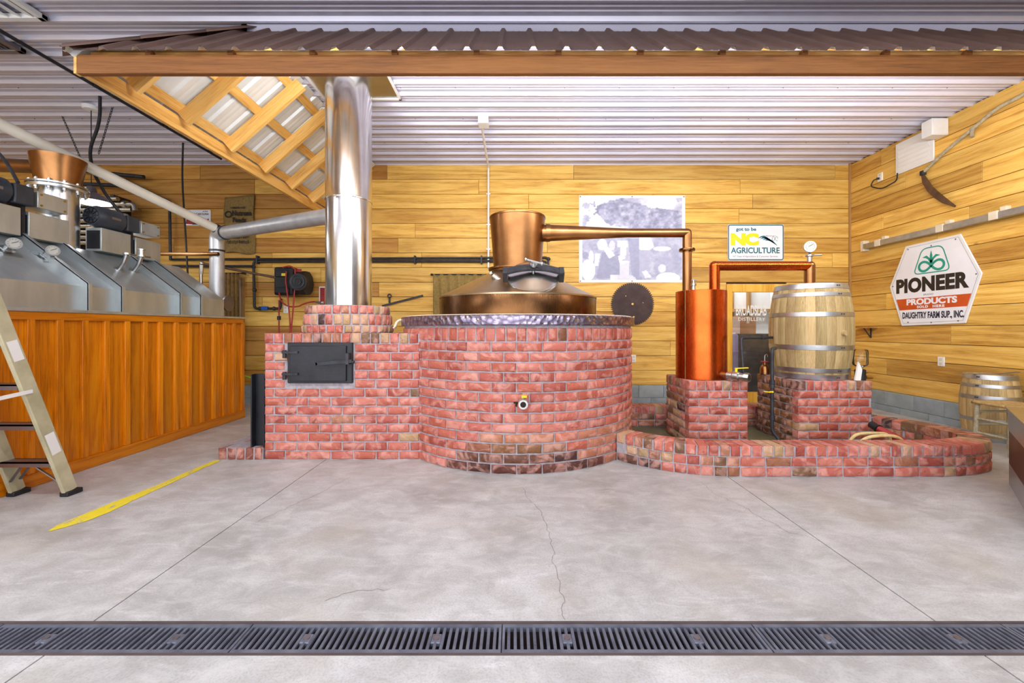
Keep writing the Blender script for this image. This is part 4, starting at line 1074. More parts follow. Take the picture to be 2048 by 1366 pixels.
# second still head
fx, fy = -4.66, 4.24
sh = thing('copper_column_head', 'copper funnel-shaped head on a flanged steel neck above the tank', 'still head', (fx, fy, 2.036))
m = MB(); m.lathe([(.155,2.036),(.155,2.62)], 40, (fx, fy, 0)); part('neck', m, M['steel'], sh)
m = MB(); m.lathe([(.15,2.61),(.225,2.61),(.228,2.62),(.228,2.638),(.17,2.64)], 48, (fx, fy, 0)); m.lathe([(.15,2.646),(.228,2.646),(.228,2.664),(.17,2.666)], 48, (fx, fy, 0)); fg = part('flange', m, M['steel'], sh)
m = MB()
for k in range(12):
    a = k*PI/6; x, y_ = fx+.2*math.cos(a), fy+.2*math.sin(a); m.cyl((x, y_, 2.575), (x, y_, 2.69), .010, n=8); m.cyl((x, y_, 2.59), (x, y_, 2.61), .018, n=6); m.cyl((x, y_, 2.664), (x, y_, 2.68), .018, n=6)
part('bolt', m, M['steel'], fg)
m = MB(); m.lathe([(.165,2.66),(.17,2.70),(.213,2.945),(.205,2.945),(.001,2.93)], 56, (fx, fy, 0)); part('copper_funnel', m, M['copper'], sh)
m = MB(); m.tube([(fx-.16, fy, 2.86), (fx-1.8, fy-.1, 2.90)], .068, 24); part('copper_arm', m, M['copper'], sh)

# ================================================================ DUCTS, CABLES AND PIPES AT THE LEFT
g = thing('grey_duct', 'round grey metal duct running from the tank to the chimney', 'duct', (-4.14, 5.80, 0))
dx_ = P(434, 500, 5.80).x; zd = P(440, 468, 5.80).z; ze = P(650, 425, SY).z
A = Vector((dx_, 5.80, .0)); Bp = Vector((dx_, 5.80, zd)); E = Vector((SX-.18, SY+.10, ze))
m = MB(); m.tube([A, Vector((dx_, 5.80, zd-.22))], .088, 28); part('vertical_run', m, M['pipegalv'], g)
dE = (E-Bp).normalized()
m = MB(); m.tube(rounded([Vector((dx_, 5.80, zd-.23)), Bp, Bp+dE*.24], .2, 10), .092, 28); part('elbow', m, M['pipegalv'], g)
m = MB(); m.tube([Bp+dE*.22, E], .086, 28); part('sloped_run', m, M['pipegalv'], g)
for q, d in ((Vector((dx_, 5.80, zd-.235)), Vector((0,0,1))), (Bp+dE*.235, dE)):
    m = MB(); m.tube([q-d*.012, q+d*.012], .096, 28); part('joint_band', m, M['iron'], g)
g = thing('ivory_pipe', 'long ivory plastic pipe sloping down to the grey duct elbow', 'pipe', (-4.3, 4.8, 3))
m = MB(); a, b = P(-120, 190, 3.6), P(438, 460, 5.72); m.tube([a, b], .056, 20); part('pipe', m, M['pvc'], g)
m = MB(); d = (b-a).normalized(); m.tube([b-d*.06, b+d*.02], .064, 20); part('coupling', m, M['iron'], g)
g = thing('copper_tube', 'open-ended copper tube sticking out past the tank end', 'pipe', (-4.4, 5.72, 2.2))
m = MB(); a, b = P(322, 508, 5.70), P(437, 508, 5.70); m.tube([a+Vector((-1.2,0,0)), b], .026, 16); part('tube', m, M['copper'], g)
part('bore', MB().tube([b, b+Vector((.002,0,0))], .022, 16), M['dark'], g)
g = thing('ceiling_conduit', 'grey metal conduit clipped along the ceiling beside the canopy eave', 'conduit', (-4.5, 4, 3.85))
m = MB(); m.tube([(-4.52, YF+.5, ZC-.055), (-4.56, YB-.35, ZC-.055)], .017, 12); part('conduit_run', m, M['iron'], g)
for y_ in (2.6, 3.55, 4.5, 5.4, 6.2):
    m = MB(); m.box(-4.585, -4.50, y_-.012, y_+.012, ZC-.045, ZC-.022); m.cyl((-4.545, y_-.02, ZC-.055), (-4.545, y_+.02, ZC-.055), .023, n=12); part('clip', m, M['iron'], g)
def cable(name, pix, r, label, mt='blackplastic'):
    pp = [P(*q) for q in pix]; m = MB(); m.tube(rounded(pp, .25, 8), r, 12); return single(name, m, M[mt], label, 'cable')
cable('power_cable', [(200,187,4.75),(200,245,4.75),(178,300,4.7),(186,345,4.65),(215,395,4.6),(246,432,4.72)], .016, 'thick black cable hanging to the motor beside the tank light')
cable('power_cable', [(366,286,6.0),(364,360,6.0),(370,450,6.0),(376,560,6.0)], .012, 'thin black cable hanging straight down past the grey duct')
cable('flexible_conduit', [(-60,250,3.9),(10,318,3.7),(36,365,3.55)], .013, 'ribbed grey conduit bending down to the motor in front of the copper funnel', 'iron')
# hanging lamp
lx, ly = -5.08, 4.98
g = thing('pendant_lamp', 'lit dome pendant lamp hanging behind the copper funnel', 'lamp', (lx, ly, 2.6))
zl = P(190, 400, ly).z
m = MB(); m.lathe([(.001,ZC-.075),(.07,ZC-.07),(.085,ZC-.055),(.085,ZC-.03)], 28, (lx, ly, 0)); part('ceiling_rose', m, M['white'], g)
m = MB(); m.cyl((lx, ly, zl+.14), (lx, ly, ZC-.07), .005, n=8); part('cord', m, M['black'], g)
m = MB(); m.lathe([(.035,zl+.16),(.05,zl+.13),(.055,zl+.09),(.13,zl+.05),(.21,zl-.03),(.205,zl-.03),(.12,zl+.04)], 36, (lx, ly, 0)); part('shade', m, M['alu'], g)
m = MB(); m.lathe([(.001,zl-.05),(.12,zl-.045),(.19,zl-.025),(.19,zl-.02)], 32, (lx, ly, 0)); part('lit_diffuser', m, M['lampwhite'], g)
l = area_light('pendant_light', (0,0,0), (0,0,0), .35, .35, 25); l.data.shape = 'DISK'; l.parent = g; l.location = (0, 0, zl-.06-2.6)
def chain(pa, pb, label):
    a, b = P(*pa), P(*pb); t = thing('hanging_chain', label, 'chain', a); n = int((b-a).length/.034); d = (b-a).normalized()
    u = Vector((0,1,0)); w = d.cross(u).normalized(); v = d.cross(w)
    me_ = []
    for k, ax in enumerate((w, v)):
        m = MB(); m.tube([d*.024*math.cos(q)+ax*.009*math.sin(q) for q in [2*PI*i/12 for i in range(12)]], .0032, 6, closed=True); me_.append(m.mesh('chain_link', M['iron']))
    for k in range(n):
        o = link('chain_link', me_[k % 2], t, loc=d*(k+.5)*.034)
    return t
chain((100,176,5.2), (162,318,5.2), 'thin chain hanging from the ceiling above the copper funnel')
chain((232,192,5.0), (196,312,4.9), 'thin chain hanging beside the thick black cable')
# air grilles
def grille(x0, x1, y0, y1, n, label, mt='white'):
    t = thing('air_grille', label, 'air vent', ((x0+x1)/2, (y0+y1)/2, ZC-.03))
    for (a, b, c, d) in ((x0, x1, y0, y0+.05), (x0, x1, y1-.05, y1), (x0, x0+.05, y0, y1), (x1-.05, x1, y0, y1)):
        m = MB(); m.box(a, b, c, d, ZC-.06, ZC-.02); part('frame', m, M[mt], t, bevel=.004)
    for k in range(n):
        xx = x0+.06+(x1-x0-.12)*(k+.5)/n; m = MB(); m.obox((xx, (y0+y1)/2, ZC-.04), ((x1-x0)/n*.8, y1-y0-.1, .006), Matrix.Rotation(R(20), 3, 'Y')); part('slat', m, M[mt], t)
grille(-4.95, -4.0, 2.7, 3.56, 8, 'white slatted air grille on the ceiling near the canopy corner')
grille(-5.25, -4.68, 3.72, 3.98, 10, 'small dark air grille beside the ceiling conduit', 'alu')
# stainless tube bundle on the back wall
t = thing('steel_tube_bundle', 'stack of shiny stainless process tubes behind the tank', 'pipework', (-6, 6.5, 1.8))
for k in range(9):
    y_ = 398+k*11; a, b = P(120, y_, 6.45), P(236+(k % 3)*14, y_, 6.45)
    m = MB(); m.tube([a, b], .034, 16); tb = part('tube', m, M['steel'], t)
    if k in (1, 3, 6): m = MB(); m.tube([b-Vector((.02,0,0)), b+Vector((.03,0,0))], .056, 20); m.tube(rounded([b, b+Vector((.14,0,0)), b+Vector((.16,0,-.10))], .08, 6), .036, 14); part('clamp_elbow', m, M['steel'], tb)
for px in (150, 220):
    c = P(px, 440, 6.45); m = MB(); m.box(c.x-.03, c.x+.03, 6.48, YB-.03, 1.9, 3.3); part('wall_bracket', m, M['iron'], t)
t = thing('black_pipe_rack', 'dark iron pipes running high along the back wall behind the tank', 'pipework', (-6, 6.6, 3.2))
for pa, pb in (((150,340,6.6),(288,354,6.6)), ((230,352,6.62),(340,405,6.62)), ((339,402,6.66),(341,520,6.66)), ((120,366,6.6),(260,372,6.6))):
    m = MB(); m.tube([P(*pa), P(*pb)], .03 if pa[0] != 339 else .02, 14); part('pipe', m, M['iron'], t)

# ---- wall pipework
t = thing('wall_pipes', 'pair of black iron pipes running along the back wall boards', 'pipework', (-1, 6.7, 2.3))
yw = YB-.07
p1 = [P(340,519,yw), P(1096,515,yw), P(1097,548,yw), P(1097,640,yw)]; p2 = [P(510,523,yw+.0), P(1089,522,yw), P(1089,640,yw)]
m = MB(); m.tube(rounded(p1, .05), .018, 12); part('pipe', m, M['iron'], t)
p2 = [P(505,535,yw), P(507,523,yw), P(1089,522,yw), P(1089,640,yw)]
m = MB(); m.tube(rounded([P(560,617,yw), P(509,617,yw), P(507,523,yw), P(1089,522,yw), P(1089,640,yw)], .05), .02, 12); part('pipe', m, M['iron'], t)
m = MB(); m.tube([P(345,532,yw-.03), P(506,532,yw-.03)], .018, 12); part('pipe', m, M['iron'], t)
for px in (515, 830, 963): 
    m = MB(); c = P(px, 519, yw); m.box(c.x-.012, c.x+.012, yw-.03, YB-.02, c.z-.07, c.z+.06); part('pipe_strap', m, M['iron'], t)
for px, py in ((507,534), (509,580), (520,617), (548,617), (1089,525), (1097,518)):
    c = P(px, py, yw); m = MB(); m.ball(c, .032, 14, 8); part('pipe_elbow', m, M['iron'], t)
c = P(530,617,yw-.01); m = MB(); m.box(c.x-.05, c.x+.05, c.y-.035, c.y+.02, c.z-.025, c.z+.035); part('valve_grip', m, M['blue'], t, bevel=.008, label='blue ball valve grip')
m = MB(); m.tube(rounded([P(560,617,yw), P(562,612,yw), P(562,597,yw)], .04), .018, 12); part('pipe', m, M['iron'], t)
t = thing('steam_pipe', 'rusty iron pipe leaning from the steel riser toward the hose reel', 'pipe', (-4, 6, 1.2))
m = MB(); m.tube([P(405,527,6.1), P(556,556,6.45)], .019, 12); part('pipe', m, M['scythe'], t)
m = MB(); m.ball(P(404,527,6.1), .032, 14, 8); m.tube([P(403,530,6.1), P(402,548,6.1)], .028, 10); part('pipe_elbow', m, M['steel'], t)
m = MB(); m.tube([P(402,545,6.1), P(402,600,6.1)], .022, 12); part('riser', m, M['steel'], t)
# hose reel
t = thing('hose_reel', 'black wall hose reel with red hose loops', 'hose reel', P(583, 562, 6.55))
c = P(583, 562, 6.5); a = P(553, 535, 6.5); b = P(591, 591, 6.5)
m = MB(); m.box(a.x, b.x, 6.42, 6.62, b.z, a.z); part('reel_housing', m, M['blackplastic'], t, bevel=.03)
m = MB(); m.box(a.x+.03, a.x+.22, 6.405, 6.43, a.z-.16, a.z-.05); part('reel_guide', m, M['black'], t, bevel=.008); m = MB(); m.box(a.x+.03, b.x-.05, 6.40, 6.43, b.z+.03, b.z+.12); part('reel_slot', m, M['black'], t, bevel=.008)
e = P(598, 565, 6.42); m = MB(); m.tube([e+Vector((-.05,.10,0)), e+Vector((.09,.10,0))], .19, 10); m.tube([e+Vector((.02,-.0,0)), e+Vector((.03,-.09,0))], .13, 24); part('drum', m, M['blackplastic'], t)
m = MB(); m.tube(arc(e+Vector((.02,-.095,0)), .10, 0, 2*PI*.99, 28), .012, 8); m.tube(arc(e+Vector((.02,-.095,0)), .05, 0, 2*PI*.99, 20), .010, 8); part('drum_ring', m, M['charcoal'], t)
m = MB(); q = P(566, 549, 6.39); m.box(q.x-.03, q.x+.03, 6.40, 6.405, q.z-.02, q.z+.02); part('sticker', m, M['yellow'], t)
m = MB(); q = P(597, 541, 6.39); m.box(q.x-.05, q.x+.04, 6.40, 6.405, q.z-.02, q.z+.025); part('sticker', m, M['red'], t)
m = MB(); q = P(583, 560, 6.7); m.box(q.x-.1, q.x+.1, 6.60, YB-.024, q.z-.15, q.z+.15); part('wall_bracket', m, M['iron'], t)
yh = 6.36
for pix in ([(573,543,yh),(571,560,yh),(575,590,yh),(580,640,yh),(580,672,yh)], [(590,540,yh),(591,560,yh),(586,620,yh),(581,672,yh)], [(558,585,yh),(562,603,yh+.05),(575,613,yh+.1),(595,614,yh+.1),(612,606,yh+.2),(630,603,yh+.3)], [(566,535,yh+.02),(580,531,yh),(592,540,yh)], [(558,600,6.6),(558,640,6.6),(558,672,6.6)]):
    m = MB(); m.tube(rounded([P(*q) for q in pix], .2, 8), .011, 10); part('hose', m, M['red'], t)
m = MB(); a = P(632,604,6.66); m.tube([a, a+Vector((.10,0,-.02))], .02, 10); m.ball(a+Vector((.1,0,-.01)), .028, 12, 8); part('hose_nozzle', m, M['steel'], t)
m = MB(); q = P(558,636,6.6); m.cyl(q-Vector((0,0,.03)), q+Vector((0,0,.03)), .028, n=10); part('hose_stop', m, M['blackplastic'], t)
m = MB(); a = P(558,660,YB-.03); m.box(a.x-.004, a.x+.004, 6.58, YB-.02, a.z, a.z+.01)

# ---- curtains and window trim
def curtain(x0, x1, z0, z1, label, col, folds=7, yb=YB-.045, amp=.018):
    t = thing('burlap_curtain', label, 'curtain', ((x0+x1)/2, yb, z0)); n = 60; m = MB(); vs = []
    for j in range(7):
        z = z0+(z1-z0)*j/6
        for i in range(n+1):
            u = i/n; vs.append((x0+(x1-x0)*u, yb-amp*(1+math.sin(u*folds*2*PI+.3*j))*(1-.3*j/6), z))
    m.add(vs, [(j*(n+1)+i, j*(n+1)+i+1, (j+1)*(n+1)+i+1, (j+1)*(n+1)+i) for j in range(6) for i in range(n)])
    o = part('cloth', m, M['burlap'], t); o.color = c4(col); md = o.modifiers.new('s', 'SOLIDIFY'); md.thickness = .003
    m = MB(); m.tube([(x0-.03, yb-.012, z1), (x1+.03, yb-.012, z1)], .010, 10); m.ball((x0-.03, yb-.012, z1), .018); m.ball((x1+.03, yb-.012, z1), .018); part('rod', m, M['black'], t)
    for xx in (x0-.02, x1+.02): m = MB(); m.box(xx-.01, xx+.01, yb-.015, YB-.012, z1-.012, z1+.012); part('rod_bracket', m, M['black'], t)
a, b = P(867,549,YB-.05), P(985,668,YB-.05)
curtain(a.x, b.x, b.z, a.z, 'olive burlap curtain on the wall behind the copper still', (1.08,1.05,.78))
a, b = P(448,546,6.66), P(479,700,6.66)
curtain(a.x, b.x, b.z, a.z, 'brown burlap curtain beside the grey duct', (.95,.80,.62), 4, 6.70, .03)
m = MB(); a, b = P(482,556,YB-.04), P(489,742,YB-.04); m.box(a.x, b.x, YB-.05, YB-.022, b.z, a.z); m.box(a.x-.5, b.x, YB-.05, YB-.022, b.z-.02, b.z+.04); win = struct('window_1', m, M['trimwood'])
a, b = P(440,560,YB-.03), P(482,742,YB-.03); m = MB(); m.box(a.x-.1, b.x, YB-.026, YB-.022, b.z, a.z); part('pane', m, flat('bright_pane', (.9,.93,1), .2), win)

# ---- fan disc at tank end
c = P(455, 607, 5.75); m = MB(); m.cyl(c+Vector((0,0,0)), c+Vector((.02,0,0)), .11, n=32); m.cyl(c+Vector((-.25,0,0)), c, .03); single('end_disc', m, M['alu'], 'round grey steel disc at the end of the tank hood', 'disc')
# ---- green hose on the floor
m = MB(); pp = [P(484,780,5.75), P(500,784,5.5), P(515,782,5.3)]; pp = [Vector((-3.9,5.9,.55)), Vector((-3.55,5.85,.47)), Vector((-3.2,5.6,.42)), Vector((-2.6,5.4,.30)), Vector((-2.45,5.3,.02)), Vector((-2.8,5.5,.014)), Vector((-3.7,5.9,.014))]
m.tube(rounded(pp, .25, 8), .012, 10); single('garden_hose', m, M['green'], 'green hose looping behind the firebox', 'hose')

# ================================================================ STEPLADDER
t = thing('stepladder', 'worn fibreglass stepladder with aluminium steps by the orange cladding', 'ladder', (-3.4, 2.6, 0))
def railp(side, z, x): return Vector((x + (.045*z/1.8 if side < 0 else -.045*z/1.8), 3.03-.31*z, z))
xl, xr = -3.62, -3.235
def rail(xb, sd):
    a, b = railp(sd, .03, xb), railp(sd, 1.85, xb); m = MB(); m.bar(a, b, .03, .088, (0,1,0)); return part('front_rail', m, M['fibre'], t, bevel=.004)
for xb, sd in ((xl, -1), (xr, 1)):
    rail(xb, sd); a = railp(sd, 0, xb); m = MB(); m.box(a.x-.03, a.x+.03, a.y-.055, a.y+.055, 0, .035); part('foot', m, M['blackplastic'], t, bevel=.006)
for z in (.268, .55, .835, 1.12, 1.41, 1.68):
    a, b = railp(-1, z, xl), railp(1, z, xr); m = MB(); m.box(a.x+.012, b.x-.012, a.y-.045, a.y+.045, z-.004, z+.006); m.box(a.x+.012, b.x-.012, a.y+.035, a.y+.045, z-.03, z+.006); m.box(a.x+.012, b.x-.012, a.y-.045, a.y-.035, z-.03, z+.006)
    part('step', m, M['alu'], t, smooth=False)
for xb, sd, s in ((xl, -1, 1), (xr, 1, -1)):
    for dy in (-.03, .03):
        a, b = railp(sd, .10, xb), railp(sd, .255, xb); m = MB(); m.bar(a+Vector((0,dy,0)), Vector((a.x+s*.16, b.y+dy, .255)), .016, .006); part('knee_brace', m, M['alu'], t)
    a = Vector((xb, 1.95, 0)); b = Vector((xb-sd*.045, 2.42, 1.85)); m = MB(); m.bar(a+Vector((0,0,.02)), b, .028, .05, (0,1,0)); part('rear_rail', m, M['fibre'], t, bevel=.004)
    m = MB(); m.box(a.x-.025, a.x+.025, a.y-.04, a.y+.04, 0, .03); part('foot', m, M['blackplastic'], t, bevel=.006)
    p = railp(sd, .79, xb); q = Vector((xb-sd*.02, 2.16, .72)); m = MB(); m.bar(p+Vector((-sd*.0+.02,0,0)), q+Vector((.02,0,0)), .006, .024); part('spreader', m, M['white'], t)
for z in (.4, .85, 1.3):
    m = MB(); y_ = 1.95+.47*z/1.85; m.bar((xl+.01, y_, z), (xr-.01, y_, z), .02, .03); part('rear_rung', m, M['alu'], t)
m = MB(); m.box(-3.61, -3.27, 2.34, 2.52, 1.84, 1.88); part('top_cap', m, M['blackplastic'], t, bevel=.01)
for (z0, z1, c) in ((1.0, 1.13, 'white'), (.33, .48, 'white')):
    a, b = railp(1, z0, xr+.0165), railp(1, z1, xr+.0165); m = MB(); m.bar(a, b, .001, .06, (0,1,0)); part('sticker', m, M[c], t)

# ================================================================ RIGHT SIDE
t = thing('steel_bin', 'stainless steel bin with a brown band round its sides beside the curb end', 'bin', (4.1, 2.8, 0), rot=(0, 0, math.atan2(-.46, -.45)))
t.location = (3.86, 3.24, 0)
# local x runs along the visible face toward the camera, local y to its left; the bin lies on the +y side
L_, D_ = 1.1, .75
m = MB(); m.box(0, L_, 0, D_, .0, .16); part('base', m, M['steelh'], t, local=True)
m = MB(); m.box(0, L_, 0, D_, .16, .42); part('brown_panel', m, M['dullbrown'], t, local=True, smooth=False)  # brown middle band between grey base and top
m = MB(); m.box(-.004, L_+.004, -.004, D_+.004, .42, .585); part('top_panel', m, M['steel'], t, local=True, smooth=False)
m = MB(); m.box(-.02, L_+.02, -.02, D_+.02, .585, .60); part('lid', m, M['steel'], t, local=True, bevel=.004)
sx_, sy_ = 4.80, 4.02
t = thing('wooden_stool', 'rustic wooden stool with woven seat in front of the small barrel', 'stool', (sx_, sy_, 0))
for dx in (-.16, .16):
    for dy in (-.14, .14):
        m = MB(); m.tube([(sx_+dx*1.08, sy_+dy*1.08, 0), (sx_+dx, sy_+dy, .47)], .019, 12); part('leg', m, M['handlewood'], t)
    for z in (.17, .31): m = MB(); m.tube([(sx_+dx*1.04, sy_-.15, z), (sx_+dx*1.04, sy_+.15, z)], .012, 10); part('rung', m, M['handlewood'], t)
for dy in (-.14, .14):
    for z in (.13, .25, .38): m = MB(); m.tube([(sx_-.17, sy_+dy*1.04, z), (sx_+.17, sy_+dy*1.04, z)], .012, 10); part('rung', m, M['handlewood'], t)
m = MB(); n = 10; vs = []
for i in range(n+1):
    for j in range(n+1):
        u, v = -1+2*i/n, -1+2*j/n; vs.append((sx_+u*.19, sy_+v*.17, .475+.012*(1-max(abs(u), abs(v)))*-1.5+.012))
m.add(vs, [(i*(n+1)+j, (i+1)*(n+1)+j, (i+1)*(n+1)+j+1, i*(n+1)+j+1) for i in range(n) for j in range(n)])
o = part('seat', m, M['seat'], t); md = o.modifiers.new('s', 'SOLIDIFY'); md.thickness = .03; md.offset = -1

# ================================================================ THINGS ON THE WALLS
YW = YB-.027; XW = XR-.027
def outlet_back(px, py, label, w=.075, h=.12):
    c = P(px, py, YW); t = thing('wall_outlet', label, 'outlet', c)
    m = MB(); m.box(c.x-w/2, c.x+w/2, YW-.012, YW+.004, c.z-h/2, c.z+h/2); p = part('cover_plate', m, M['white'], t, bevel=.003)
    for dz in (-.028, .028):
        m = MB(); m.box(c.x-.017, c.x+.017, YW-.015, YW-.012, c.z+dz-.016, c.z+dz+.016); part('socket', m, M['ivory'], p, bevel=.002)
def outlet_right(px, py, label):
    c = WR(px, py, XW); t = thing('wall_outlet', label, 'outlet', c)
    m = MB(); m.box(XW-.012, XW+.004, c.y-.04, c.y+.04, c.z-.06, c.z+.06); p = part('cover_plate', m, M['white'], t, bevel=.003)
    for dz in (-.028, .028):
        m = MB(); m.box(XW-.015, XW-.012, c.y-.017, c.y+.017, c.z+dz-.016, c.z+dz+.016); part('socket', m, M['ivory'], p, bevel=.002)
    return c
outlet_back(1267, 717, 'white outlet on the boards between vat and condenser')
outlet_back(572, 619, 'white outlet tucked behind the red hose loops')
co = outlet_right(1761, 354, 'white outlet high on the side wall with a dark cord')
outlet_right(1883, 723, 'white outlet low on the side wall above the block base')
pp = [co+Vector((-.016,0,-.02)), co+Vector((-.05,.06,-.02)), co+Vector((-.05,.12,-.10)), co+Vector((-.03,-.05,-.20)), co+Vector((-.03,-.30,-.16)), Vector((XW-.03, 5.90, 3.42))]
m = MB(); m.tube(rounded(pp, .1, 6), .008, 8); m.tube([co+Vector((-.016,0,-.02)), co+Vector((-.045,.02,-.02))], .016, 10); single('vent_cord', m, M['blackplastic'], 'dark cord drooping from the high side wall outlet', 'cable')
# louvred vent and white speaker box
t = thing('louvred_vent', 'white louvred vent panel high on the side wall', 'air vent', (XW, 5.67, 3.6))
m = MB(); m.box(XW-.02, XW, 5.40, 5.94, 3.40, 3.84); part('vent_panel', m, M['white'], t, bevel=.006)
for k in range(6):
    z = 3.46+k*.06; m = MB(); m.obox((XW-.026, 5.67, z), (.004, .44, .045), Matrix.Rotation(R(-18), 3, 'Y')); part('louvre', m, M['white'], t)
t = thing('white_wall_box', 'white box speaker fixed under the ceiling on the side wall', 'box', (XW, 5.3, 3.66))
m = MB(); m.box(XW-.21, XW, 5.23, 5.37, 3.655, 3.865); part('box_body', m, M['white'], t, bevel=.006)
m = MB(); m.box(XW-.20, XW-.012, 5.222, 5.23, 3.665, 3.855); part('front_cover', m, M['white'], t, bevel=.004)
# scythe
t = thing('scythe', 'old scythe with grey snath and rusty curved blade on the side wall', 'scythe', (XW, 5, 3.3))
X_ = XW-.035
m = MB(); m.tube(rounded([WR(2110,140,X_), WR(2048,190,X_), WR(1995,215,X_), WR(1945,258,X_), WR(1890,303,X_), WR(1846,345,X_)], .25, 8), .019, 12); part('snath', m, M['handlewood'], t)
c = WR(1945, 258, X_); m = MB(); m.tube([c+Vector((0,0,.02)), c+Vector((-.02,-.01,-.10))], .02, 12); m.tube(arc(c, .026, 0, 2*PI*.98, 16, (1,0,0), (0,0,1)), .006, 6); part('grip', m, M['handlewood'], t)
bl_ = [WR(*q, X_) for q in ((1844,347),(1850,362),(1860,378),(1872,389),(1888,401),(1911,413))]; wd = [.03,.075,.08,.08,.07,.02]
m = MB(); vs = []
for i, p in enumerate(bl_):
    tg = (bl_[min(i+1, 5)]-bl_[max(i-1, 0)]).normalized(); nn = Vector((1,0,0)).cross(tg).normalized()
    for dx in (-.003, .003): vs += [p+nn*wd[i]*.5+Vector((dx,0,0)), p-nn*wd[i]*.5+Vector((dx,0,0))]
m.add(vs, [f for i in range(5) for f in ((4*i, 4*i+1, 4*i+5, 4*i+4), (4*i+2, 4*i+6, 4*i+7, 4*i+3), (4*i, 4*i+4, 4*i+6, 4*i+2), (4*i+1, 4*i+3, 4*i+7, 4*i+5))]+[(0,2,3,1),(20,21,23,22)])
part('blade', m, M['scythe'], t, smooth=False)
m = MB(); c = WR(1846,346,X_); m.obox(c, (.05,.05,.06)); part('blade_socket', m, M['iron'], t, bevel=.006)
# galvanised rail
t = thing('wall_rail', 'long galvanised steel rail on white brackets along the side wall', 'rail', (XW, 5.2, 2.45))
za_ = 2.475
m = MB(); m.box(XW-.10, XW-.02, 1.5, 6.40, za_-.04, za_+.035); part('rail_channel', m, M['galv'], t, smooth=False, bevel=.003)
for y_ in (6.15, 5.25, 4.66, 4.0): 
    m = MB(); m.box(XW-.106, XW-.08, y_-.045, y_+.045, za_-.045, za_+.05); m.box(XW-.06, XW, y_-.09, y_-.03, za_+.03, za_+.09); part('bracket', m, M['ivory'], t, bevel=.003)
m = MB(); m.box(XW-.09, XW, 6.40, 6.46, za_-.07, za_+.09); part('end_block', m, M['ivory'], t, bevel=.004)
# small shelf
c = WR(1712, 655, XW); t = thing('bracket_shelf', 'small wooden bracket shelf on the side wall behind the large barrel', 'shelf', c)
m = MB(); m.box(XW-.12, XW, 6.25, 6.55, c.z-.01, c.z+.01); part('shelf_board', m, M['trimwood'], t)
m = MB(); m.box(XW-.01, XW, 6.36, 6.38, c.z-.16, c.z-.01); m.bar((XW-.01, 6.37, c.z-.15), (XW-.11, 6.37, c.z-.012), .012, .012); part('bracket', m, M['iron'], t)
# conduit with junction box over the still
t = thing('white_conduit', 'white conduit dropping from a ceiling junction box behind the still', 'conduit', P(977, 330, YW))
jz = 2.69; c = P(968, 232, 2.69*FPX/(657-232)+.02); xq = P(977, 300, YW).x
m = MB(); m.box(c.x-.07, c.x+.06, c.y-.09, c.y+.06, ZC-.12, ZC-.025); part('junction_box', m, M['white'], t, bevel=.006)
m = MB(); m.tube(rounded([(c.x+.05, c.y, ZC-.06), (xq, c.y+.05, ZC-.065), (xq, YW-.03, ZC-.07), (xq, YW-.03, 2.2)], .06), .016, 12); part('conduit_run', m, M['white'], t)
for z in (3.4, 2.9, 2.5):
    m = MB(); m.box(xq-.035, xq+.035, YW-.03, YW, z-.01, z+.01); part('strap', m, M['white'], t)
# circular saw blade
c = P(1265, 608, YW-.012); t = thing('saw_blade', 'large rusty circular saw blade hanging on the boards', 'saw blade', c)
pol = []; nt = 64
for k in range(nt):
    a = -2*PI*k/nt; pol += [(.322*math.cos(a), .322*math.sin(a)), (.352*math.cos(a-.02), .352*math.sin(a-.02)), (.350*math.cos(a-.05), .350*math.sin(a-.05))]
m = MB(); m.prism(pol, lambda a, b, q: (c.x+a, c.y+q, c.z+b), -.003, .003); part('disc', m, M['saw'], t, smooth=False)
for (dx, dz, r) in ((0,0,.018), (.02,-.21,.014), (.17,.02,.008), (-.11,.13,.008)):
    m = MB(); m.tube([(c.x+dx, c.y-.0045, c.z+dz), (c.x+dx, c.y+.004, c.z+dz)], r, 16); part('hole', m, M['plank'], t)
# iron hook bar
t = thing('iron_hook_bar', 'black iron poker bar hung on the boards beside the chimney', 'tool', P(800, 604, YW))
a, b = P(764, 612, YW-.03), P(846, 591, YW-.03); m = MB(); m.bar(a, b, .014, .03); part('bar', m, M['iron'], t)
c = P(779, 606, YW-.03); m = MB(); m.tube([c, c+Vector((0,0,.08))], .014, 10); m.tube(arc(c+Vector((0,0,.115)), .028, 0, 2*PI*.99, 18), .009, 8); part('swivel_hook', m, M['iron'], t)
# red and white reflector board behind the chimney
a, b = P(638, 573, YW-.02), P(664, 612, YW-.02); t = thing('reflector_board', 'tall red reflector board with white edge beside the chimney', 'board', P(650, 612, YW))
m = MB(); m.box(a.x, b.x, YW-.02, YW, b.z-.12, a.z); part('white_edge', m, M['white'], t)
m = MB(); m.box(a.x+.02, a.x+.095, YW-.024, YW-.019, b.z-.12, a.z-.02); part('red_face', m, M['red'], t); m = MB(); m.box(a.x+.10, a.x+.15, YW-.024, YW-.019, b.z-.12, a.z-.02); part('yellow_face', m, M['yellow'], t)

